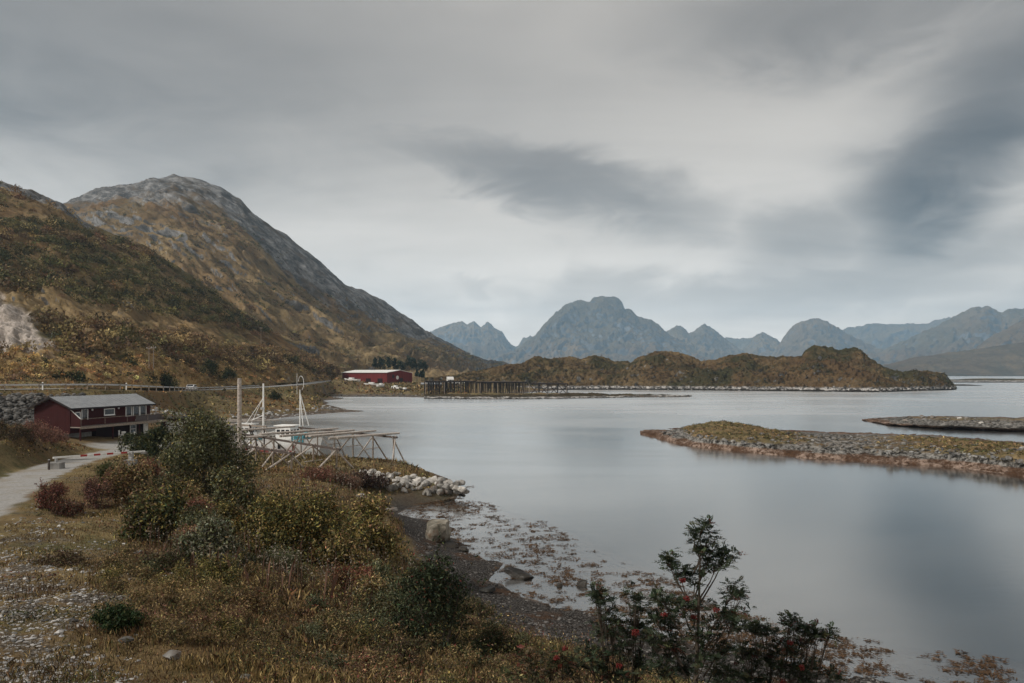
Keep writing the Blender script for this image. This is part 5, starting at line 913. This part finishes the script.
for k in range(64):
    d = math.exp(rt_.uniform(math.log(17), math.log(50))); px = rt_.uniform(95, 300) + (40 - d) * 3.6 + rt_.uniform(0, 60); j = rt_.choice((0, 0, 1, 1, 2, 3, 3, 4))
    if (225 < px < 365 and d < 29) or (px > 240 and d > 38): continue
    if gz((px - CX) / F * d, d) < 1.5 or polydist(np.array([(px - CX) / F * d]), np.array([d]), LANE)[0][0] < 4: continue
    bush('wild_shrub', THICK[j], 'plant', px, d, rt_.uniform(1.2, 2.4), rt_.uniform(.7, 1.45), PALS[j], 3400, .030 * (d / 12) ** .65, 300 + k, 'thicket of ' + ('olive', 'ochre', 'grey green', 'brown', 'pink')[j] + ' shrubs', nl=18, aspect=.3, stems=4)
for k in range(80):
    d = math.exp(rt_.uniform(math.log(11.5), math.log(23))); px = rt_.uniform(110, 520); j = rt_.choice((0, 1, 1, 2, 3, 3, 3, 4))
    if gz((px - CX) / F * d, d) < 1.4: continue
    bush('wild_herb', THICK[j].replace('wild shrub in the thicket', 'low herb clump in the undergrowth'), 'plant', px, d, rt_.uniform(.6, 1.2), rt_.uniform(.22, .5), PALS[j], 1500, .022 * (d / 12) ** .65, 400 + k, 'undergrowth of ' + ('olive', 'ochre', 'grey green', 'brown', 'pink')[j] + ' herb clumps', nl=14, aspect=.26, stems=4)
# bushes on the road bank and round the bay
for k, (px, py, d, w_, lab) in enumerate(((75, 387, 137, 5.0, 'round dark green bush just above the road behind the house roof'), (165, 388, 175, 5.6, 'lone dark round bush on the road bank left of the white car'), (40, 385, 136, 6.0, 'olive bush on the golden bank left of the house'), (108, 372, 162, 5, 'small dark bush high on the golden bank'), (133, 382, 165, 7, 'long dark bush beside the road bend'), (275, 402, 205, 4, 'dark bush on the moor behind the boats'), (210, 374, 205, 5.5, 'dark olive bush on the slope above the car'), (228, 378, 220, 5.0, 'small olive bush right of the slope above the car'))):
    z = H - (py - HY) / F * d; bush('round_bush', lab, 'bush', px, d, w_, w_ * .75, [(*DG, 4), (*OL, 3), (.03, .03, .016, 2)], 1500, .22, 70 + k, 'bushes on the road bank', nl=14, stems=3, parent_z=z - .5)
# dark trees behind the warehouse
def tree(px, py, d, w_, h_, seed, label, conifer=False):
    r = np.random.RandomState(seed); b = P(px, py, d); o = tag(empty('dark_tree', b), label, 'tree', 'dark trees behind the warehouse'); lb = []
    for k in range(14):
        t = r.uniform(.12, 1); a = r.uniform(0, 6.28); rd = w_ * .38 * (1 - t * .85 if conifer else math.sqrt(max(0, 1 - (t - .4) ** 2 * 2.2))) * r.uniform(.2, 1); s = w_ * (.22 - .12 * t if conifer else .2) * r.uniform(.8, 1.2); lb.append((rd * math.cos(a), rd * math.sin(a), h_ * t * .93, s, s, s * 1.2))
    C, _ = lobed(lb, 900, r); n = len(C); L = .5 * r.uniform(.6, 1.3, n); v, f, c = leaves(C, L, L * .45, pick([(.024, .036, .026, 5), (.036, .046, .026, 3)], n, r), r); mesh_np('crown', v, f, M['leaf'], o, col=c); MB().tube([(0, 0, -3), (0, 0, h_ * .85)], [.25, .05], 6).build('trunk', M['bark'], o)
for k, (px, py, d, w_, h_) in enumerate(((375, 368, 520, 7, 8), (381, 369, 525, 8, 10), (388, 370, 520, 9, 11), (395, 370.5, 522, 8, 10), (401, 371, 530, 8, 8), (409, 368, 560, 8, 10), (414, 368, 565, 8, 9), (420, 369, 570, 8, 8), (425, 369, 575, 6, 6), (417, 377, 470, 4, 5), (422, 377, 472, 4.5, 5))):
    tree(px, py, d, w_, h_ * .92, 90 + k, 'dark green tree in the clump behind the warehouse' if k < 9 else 'small dark tree beside the yard right of the warehouse', conifer=k % 3 == 0)
for o in [q for q in bpy.data.objects if q.name.startswith('dark_tree') and 'small' in q['label']]: o['group'] = 'small trees beside the yard'

# rowan with red berries, pinnate leaves, in front of the water
def pinnate(C, D, r, size, cols):
    """compound leaves: a row of paired leaflets along an arching midrib"""
    n = len(C); up = np.array([0, 0, 1.]); s = np.cross(D, up); s /= np.linalg.norm(s, axis=1)[:, None] + 1e-6; nn = np.cross(s, D); tw = r.normal(0, .5, n)[:, None]; s2 = s * np.cos(tw) + nn * np.sin(tw); V = []; K = []
    for k in range(6):
        t = .18 + .155 * k; base = C + D * (size * t)[:, None] - np.array([0, 0, 1.]) * (size * .35 * t * t)[:, None]; ll = size * (.30 - .10 * abs(k - 2.2) / 3)
        for sg in ((-1, 1) if k < 5 else (0,)):
            dr = D * .55 + s2 * sg * .85 if sg else D; dr = dr + r.normal(0, .12, (n, 3)); dr /= np.linalg.norm(dr, axis=1)[:, None]; wv = np.cross(dr, nn + r.normal(0, .2, (n, 3))); wv /= np.linalg.norm(wv, axis=1)[:, None] + 1e-6
            V.append(np.stack([base, base + dr * (ll * .5)[:, None] + wv * (ll * .27)[:, None], base + dr * ll[:, None], base + dr * (ll * .5)[:, None] - wv * (ll * .27)[:, None]], 1)); K.append(cols)
    V = np.stack(V, 1).reshape(-1, 3); return V, np.arange(len(V)).reshape(-1, 4), np.repeat(np.repeat(cols, 11, 0), 4, 0)
def rowan(name, label, px0, d, lobes, seed, per, base_z, berries, pal, spread=.5, stem_top=None):
    """lobes: (column, row, radius in pixels, depth offset) of the leafy boughs as they stand at distance d"""
    r = np.random.RandomState(seed); x0 = (px0 - CX) / F * d; o = tag(empty(name, (x0, d, base_z)), label, 'tree' if stem_top else 'bush'); O = np.array([x0, d, base_z]); k_ = d / F; C = []; D = []; tb = MB(); rs_ = random.Random(seed)
    def loc(px, py, dy): return np.array([(px - CX) * k_, d + dy, H - (py - HY) * k_]) - O
    if stem_top:
        tp_ = loc(*stem_top, 0); main = [np.array([0, 0, -.3]), tp_ * np.array([.35, .3, .35]) + [.03, 0, 0], tp_ * np.array([.8, .6, .7]), tp_]; tb.tube([tuple(p) for p in main], [.045, .034, .02, .005], 7)
    for lx, ly, lr, dy in lobes:
        c = loc(lx, ly, dy); R_ = lr * k_; n = int(per * (lr / 14.) ** 2) + 3
        st_ = np.array([c[0] * .25, c[1] * .2, max(.0, c[2] - abs(c[0]) * .9 - .25)]) if stem_top else np.array([c[0] * .4, c[1] * .3, -.1]); tb.tube([tuple(st_), tuple(st_ * .4 + c * .6 - [0, 0, .06]), tuple(c)], [.016, .010, .004], 5)
        for _ in range(max(9, int(n * .8))):
            e = c + r.normal(0, .48, 3) * R_ * np.array([1, 1, .8]); tb.tube([tuple(c - (c - st_) * .25), tuple(e)], [.006, .002], 4)
            for _ in range(6):
                dd = r.normal(0, 1, 3); dd[2] = abs(dd[2]) * .6 + .1; dd /= np.linalg.norm(dd); C.append(e + r.normal(0, .12, 3) * R_); D.append(dd)
    C = np.array(C); D = np.array(D); n = len(C); sz = r.uniform(.12, .21, n); v, f, c = pinnate(C, D, r, sz, pick(pal, n, r, .28)); mesh_np('foliage', v, f, M['leaf'], o, col=c); tb.build('trunk' if stem_top else 'stems', M['bark'], o)
    for bxp, byp in berries:
        q = loc(bxp, byp, -.25); m = np.concatenate([IV1 * .011 + q + np.clip(r.normal(0, 1, 3), -1.4, 1.4) * np.array([.03, .03, .022]) for _ in range(42)]); mesh_np('berry_cluster', m, (IF1[None] + (np.arange(42) * len(IV1))[:, None, None]).reshape(-1, 3), M['berry'], o, smooth=True)
PR = [(.030, .042, .024, 5), (.042, .054, .032, 4), (.022, .03, .018, 3), (.075, .03, .022, .7), (.06, .06, .03, 1)]
rowan('rowan_tree', 'slender rowan tree with red berries rising before the water', 692, 12.5, [(702, 527, 9, 0), (697, 533, 7, .1), (708, 540, 10, 0), (699, 551, 10, -.1), (712, 555, 9, .1), (673, 568, 10, 0), (682, 578, 9, .1), (668, 561, 6, 0), (718, 563, 12, 0), (727, 557, 7, .1), (706, 570, 10, .2), (695, 582, 9, 0), (664, 600, 12, 0), (681, 604, 13, -.2), (700, 607, 10, .2), (733, 592, 12, 0), (742, 602, 9, .1), (725, 612, 12, -.1), (738, 622, 10, .1), (655, 618, 12, 0), (672, 626, 14, .3), (694, 632, 11, -.2), (714, 636, 12, .2), (650, 640, 13, 0), (675, 650, 15, .2), (702, 655, 12, -.2), (725, 655, 12, .2), (660, 668, 15, .1), (690, 675, 14, .2), (720, 676, 14, 0)], 21, 20, 4.3, [(679, 576), (683, 594), (690, 612), (661, 610), (632, 628), (712, 605)], PR, stem_top=(701, 528))
rowan('rose_bush', 'dark leafy bush with red berries left of the rowan tree', 622, 12.8, [(600, 600, 9, 0), (606, 606, 9, .1), (598, 596, 5, 0), (636, 600, 11, 0), (640, 612, 10, .2), (612, 620, 12, .1), (630, 630, 14, 0), (606, 640, 13, .2), (645, 632, 9, .3), (590, 652, 12, 0), (620, 652, 15, .1), (600, 668, 14, .1), (640, 668, 14, .2), (618, 680, 14, 0), (575, 672, 11, .1)], 22, 20, 4.0, [(634, 627), (564, 643), (617, 660)], PR)
rowan('rowan_bush', 'wide low rowan bush right of the rowan tree', 772, 13.2, [(755, 628, 12, 0), (768, 634, 13, .1), (742, 634, 10, .2), (789, 622, 9, 0), (796, 630, 10, .1), (806, 628, 8, 0), (813, 634, 9, .1), (782, 646, 14, 0), (800, 648, 12, .2), (818, 640, 9, 0), (828, 636, 6, 0), (750, 655, 15, .1), (772, 664, 15, .1), (795, 668, 14, 0), (818, 672, 12, .2), (833, 676, 9, 0), (740, 675, 14, 0), (762, 682, 14, 0), (805, 684, 12, 0)], 23, 21, 3.6, [(778, 676), (796, 662), (785, 638)], PR)
rowan('rowan_bush', 'dark rowan shrub at the bottom between the young rowan and the rose bush', 545, 12.5, [(530, 660, 14, 0), (552, 668, 13, .1), (515, 674, 13, 0), (566, 662, 10, .1), (540, 680, 14, 0)], 24, 14, 4.2, [(556, 652)], [(.04, .042, .022, 4), (*BR, 3), (*RD_, 1), (*OL, 3)])

# ------------------------------------------------------------------ grass, low plants and hillside scrub (stuff)
def blades(name, label, cat, X, Y, Z, h, wd, cols, seed, lean=.35, seg=True):
    r = np.random.RandomState(seed); n = len(X); a = r.uniform(0, 6.28, n); ln = r.normal(0, lean, n) * h; d = np.stack([np.cos(a), np.sin(a)], 1); s = np.stack([-np.sin(a), np.cos(a)], 1); b = np.stack([X, Y, Z], 1)
    m = b.copy(); m[:, :2] += d * (ln * .35)[:, None]; m[:, 2] += h * .6; t = b.copy(); t[:, :2] += d * ln[:, None]; t[:, 2] += h * r.uniform(.8, 1.05, n); s3 = np.c_[s, 0 * X] * wd[:, None]
    v = np.stack([b - s3, b + s3, m + s3 * .7, t, m - s3 * .7], 1).reshape(-1, 3); f = np.arange(n * 5).reshape(-1, 5); o = mesh_np(name, v, f, M['grass'], col=np.repeat(cols, 5, 0)); return tag(o, label, cat, kind='stuff')
def grass_cols(X, Y, r, n):
    a = noise2(X, Y, 4.5, 41); b = noise2(X, Y, 1.6, 42); c = noise2(X, Y, 9., 43); pal = np.array([OC, RU, (.095, .09, .038), BR, (.23, .175, .095), BL]); wts = np.stack([np.exp(3.2 * a), np.exp(3 * b) * .8, np.exp(3.2 * c) * .75, np.exp(-3 * a) * 1.1, np.exp(-2 * b) * .35, np.exp(-3.0 * c) * .55], 1); wts /= wts.sum(1)[:, None]; cs = wts.cumsum(1); i = (r.uniform(0, 1, (n, 1)) > cs).sum(1).clip(0, 5); return pal[i] * np.exp(r.normal(.05, .48, (n, 1)))
rg = np.random.RandomState(77)
X, Y, px = onland(330000, -60, 1040, 5.5, 95, rg); Z, B, RDp, LDp, YDp = land_z(X, Y, True); st_ = noise2(X, Y, 4.0, 21) * .8 + noise2(X, Y, 1.1, 31) * .5 + .72 * (1 - smooth(px, 40, 260)) * (1 - smooth(Y, 14, 30)) * smooth(Y, 5, 9) - .25; ok = (B > 1.15) & (LDp > 1.75) & (YDp > .78); ok |= (B > .55) & (Y > 57) & (LDp > 1.7) & (YDp > .78); ok &= rg.uniform(0, 1, len(X)) > .62 * smooth(st_, .0, .5)
ok &= ~((Y > 84) & (np.hypot(X + 52, Y - 94) < 10)); X, Y, Z, px, LDp = X[ok], Y[ok], Z[ok], px[ok], LDp[ok]; n = len(X); tall = .55 + .75 * smooth(noise2(X, Y, 2.4, 51), -.15, .4); tall *= (.55 + .55 * smooth(px, 60, 300)) * (.45 + .55 * smooth(LDp, 2., 5.)); h = .19 * tall * rg.uniform(.45, 1.3, n) * (Y / 14) ** .30; cols = grass_cols(X, Y, rg, n)
edge = 1 - smooth(LDp, 2.2, 3.4); cols = cols * (1 - edge[:, None] * .75) + np.array([.27, .205, .085]) * edge[:, None] * .75
blades('grass', 'rust, ochre and olive autumn grass over the bank and the spit', 'grass', X, Y, Z - .02, h, .0042 * (Y / 12) ** .95 * rg.uniform(.6, 1.4, n), cols, 5)
# knee high mixed herbs: leafy low plants
X, Y, px = onland(190000, -60, 860, 7, 60, rg); Z, B, RDp, LDp, YDp = land_z(X, Y, True); q = noise2(X, Y, 2.2, 61) + .5 * noise2(X, Y, .8, 62) + .55 * smooth(px, 110, 300) - .2; ok = (B > 1.25) & (LDp > 2.6) & (q > rg.uniform(-.1, .5, len(X))); X, Y, Z, px = X[ok], Y[ok], Z[ok], px[ok]; n = len(X); hh = rg.uniform(.02, .50, n) * (.35 + .85 * smooth(px, 90, 380)) * (.5 + .9 * smooth(noise2(X, Y, 1.3, 64), -.3, .4)); C = np.stack([X, Y, Z + hh], 1)
pn = noise2(X, Y, 3., 63); pals = np.where((pn > .12)[:, None], pick([(*OL, 4), (*DG, 3), (*YG, 1.5)], n, rg), np.where((pn < -.2)[:, None], pick([(*RD_, 1.4), (*RU, 3), (*BL, 3)], n, rg), pick([(*BR, 4), (*OC, 2), (*OL, 2), (*BL, 3)], n, rg))); L = .024 * (Y / 12) ** .65 * rg.uniform(.6, 1.4, n); v, f, c = leaves(C, L, L * .36, pals, rg); tag(mesh_np('undergrowth', v, f, M['leaf'], col=c), 'knee high brown, green and reddish herbs on the bank', 'undergrowth', kind='stuff')
# pale seed heads
X, Y, px = onland(1300, 120, 420, 17, 62, rg); Z, B, RDp, LDp, YDp = land_z(X, Y, True); q = noise2(X, Y, 2.0, 71); ok = (B > 1.3) & (q > .1) & (LDp > 3); X, Y, Z = X[ok], Y[ok], Z[ok]; n = len(X); blades('fireweed', 'tall brown fireweed stalks with pale fluffy seed heads', 'fireweed', X, Y, Z, rg.uniform(.6, 1.15, n), .006 * (Y / 12) ** .9, np.array([.12, .07, .05]) * rg.uniform(.6, 1.5, (n, 1)), 8, .12)
k = 4; X2 = np.repeat(X, k) + rg.normal(0, .03, n * k); Y2 = np.repeat(Y, k); Z2 = np.repeat(Z, k) + rg.uniform(.5, 1.0, n * k); L = .028 * (Y2 / 15) ** .7; v, f, c = leaves(np.stack([X2, Y2, Z2], 1), L, L * .45, np.array([.27, .235, .19]) * rg.uniform(.5, 1.2, (n * k, 1)), rg, 1.2); tag(mesh_np('seed_fluff', v, f, M['leaf'], col=c), 'pale fluffy seed heads of the fireweed', 'seed heads', kind='stuff')
# moor vegetation in the middle distance
X, Y, px = onland(60000, -30, 470, 60, 440, rg); Z, B, RDp, LDp, YDp = land_z(X, Y, True); ok = (B > .75) & (RDp > 4.2) & (LDp > 3) & (YDp > .85) & ~((Y > 84) & (Y < 112) & (np.hypot(X + 52, Y - 95) < 11)); X, Y, Z = X[ok], Y[ok], Z[ok]; n = len(X); m1 = noise2(X, Y, 9., 81); m2 = noise2(X, Y, 24., 82); cols = np.where((m1 > .15)[:, None], pick([(*OL, 3), (*BL, 2)], n, rg), np.where((m2 > 0)[:, None], pick([(.16, .085, .03, 4), (*RU, 3), (*OC, 2)], n, rg), pick([(*OC, 3), (*BR, 2), (.12, .1, .04, 2)], n, rg))); L = .0016 * Y * rg.uniform(.5, 1.6, n); v, f, c = leaves(np.stack([X, Y, Z + L * .5], 1), L, L * .5, cols, rg, .8); tag(mesh_np('moor_plants', v, f, M['leaf'], col=c), 'low rust and olive moor plants round the bay', 'moor plants', kind='stuff')
def scrub(name, label, hill_label, n, tlo, thi, per, s0, s1, seed, pal_fn, dens):
    r = np.random.RandomState(seed); X, Y, Z, PX, T = hillpts(hill_label, n, tlo, thi, r); k = dens(X, Y, Z, PX, T, r) & (PX > -60) & (PX < 1060); X, Y, Z, PX, T = X[k], Y[k], Z[k], PX[k], T[k]; n = len(X); s = s0 * .6 + (s1 - s0 * .6) * r.uniform(0, 1, n) ** 2.2; base = pal_fn(X, Y, Z, PX, T, n, r)
    d = r.normal(size=(n, per, 3)); d /= np.linalg.norm(d, axis=2)[..., None]; d[..., 2] = np.abs(d[..., 2]) * .9; C = (np.stack([X, Y, Z], 1)[:, None] + d * s[:, None, None] * r.uniform(.45, 1.05, (n, per, 1)) * np.array([1., .9, 1.05])).reshape(-1, 3); L = np.repeat(s, per) * r.uniform(.75, 1.3, n * per) * (1.15 / per ** .5); v, f, c = leaves(C, L, L * .55, np.repeat(base, per, 0) * np.exp(r.normal(0, .25, (n * per, 1))), r, .5); return tag(mesh_np(name, v, f, M['leaf'], col=c), label, 'scrub', kind='stuff')
H1 = 'shrub covered hillside rising above the road'
def pal1(X, Y, Z, PX, T, n, r):
    q = noise2(X, Z, 22., 5); olive = pick([(.092, .086, .039, 4), (.055, .055, .026, 3), (.15, .128, .055, 3)], n, r, .25); rust = pick([(*RU, 1.5), (.16, .112, .058, 4), (*OC, 2), (.095, .066, .04, 3)], n, r, .25); return np.where((q + r.normal(0, .11, n) + .06 > 0)[:, None], olive, rust)
scrub('hillside_scrub', 'dense olive and rust birch scrub on the hillside', H1, 11500, 1.0, 2.95, 72, 1.5, 3.7, 1, pal1, lambda X, Y, Z, PX, T, r: (noise2(X, Z, 34., 6) * 1.2 + .62 - .2 * smooth(T, 2.5, 3.0) > r.uniform(-.1, .55, len(X))) & ~((T > 1.0) & (T - 1 < .52 * (1 - PX / 66) + .02)))
scrub('bank_plants', 'golden and brown plants on the bench above the road', H1, 8000, .1, 1.05, 30, .4, 1.1, 2, lambda X, Y, Z, PX, T, n, r: np.where((noise2(X, Z, 9., 7) + r.normal(0, .15, n) > .22)[:, None], pick([(*OL, 3), (.035, .035, .018, 3)], n, r), pick([(*OC, 4), (.34, .23, .10, 5), (.30, .17, .07, 2), (*RU, 1), (.2, .13, .085, 2)], n, r)), lambda X, Y, Z, PX, T, r: ~((T > .9) & (T - 1 < .52 * (1 - PX / 66))))
scrub('mountain_scrub', 'rusty scrub patches on the lower slopes of the rocky mountain', 'grey rocky peak above brown slopes across the road', 17000, 1.2, 4.3, 26, .9, 3.6, 3, pal1, lambda X, Y, Z, PX, T, r: noise2(X, Z, 60., 8) + .46 - .42 * smooth(T, 2.4, 4.0) > r.uniform(-.1, .6, len(X)))
scrub('island_scrub', 'heather and low scrub on the moorland island', 'rocky moorland island with rounded knolls', 7000, .35, 1.98, 20, .5, 1.4, 4, lambda X, Y, Z, PX, T, n, r: np.where((noise2(X, Y, 18., 9) > .05)[:, None], pick([(.05, .05, .024, 3), (.03, .03, .016, 4)], n, r), pick([(.10, .066, .032, 4), (.065, .045, .026, 4), (.15, .10, .045, 1)], n, r)), lambda X, Y, Z, PX, T, r: noise2(X, Y, 25., 10) + .2 > r.uniform(-.2, .6, len(X)))
scrub('islet_turf', 'olive and ochre turf on the low islet', 'low turf topped islet with a rock rim and brown tidal flats', 9000, 2.1, 3.6, 10, .12, .3, 5, lambda X, Y, Z, PX, T, n, r: pick([(.085, .075, .03, 4), (*OL, 3), (*OC, 2), (*BR, 2)], n, r), lambda X, Y, Z, PX, T, r: (Z > np.where(PX < 800, 1.0, 1.3)) & (PX < 1040))
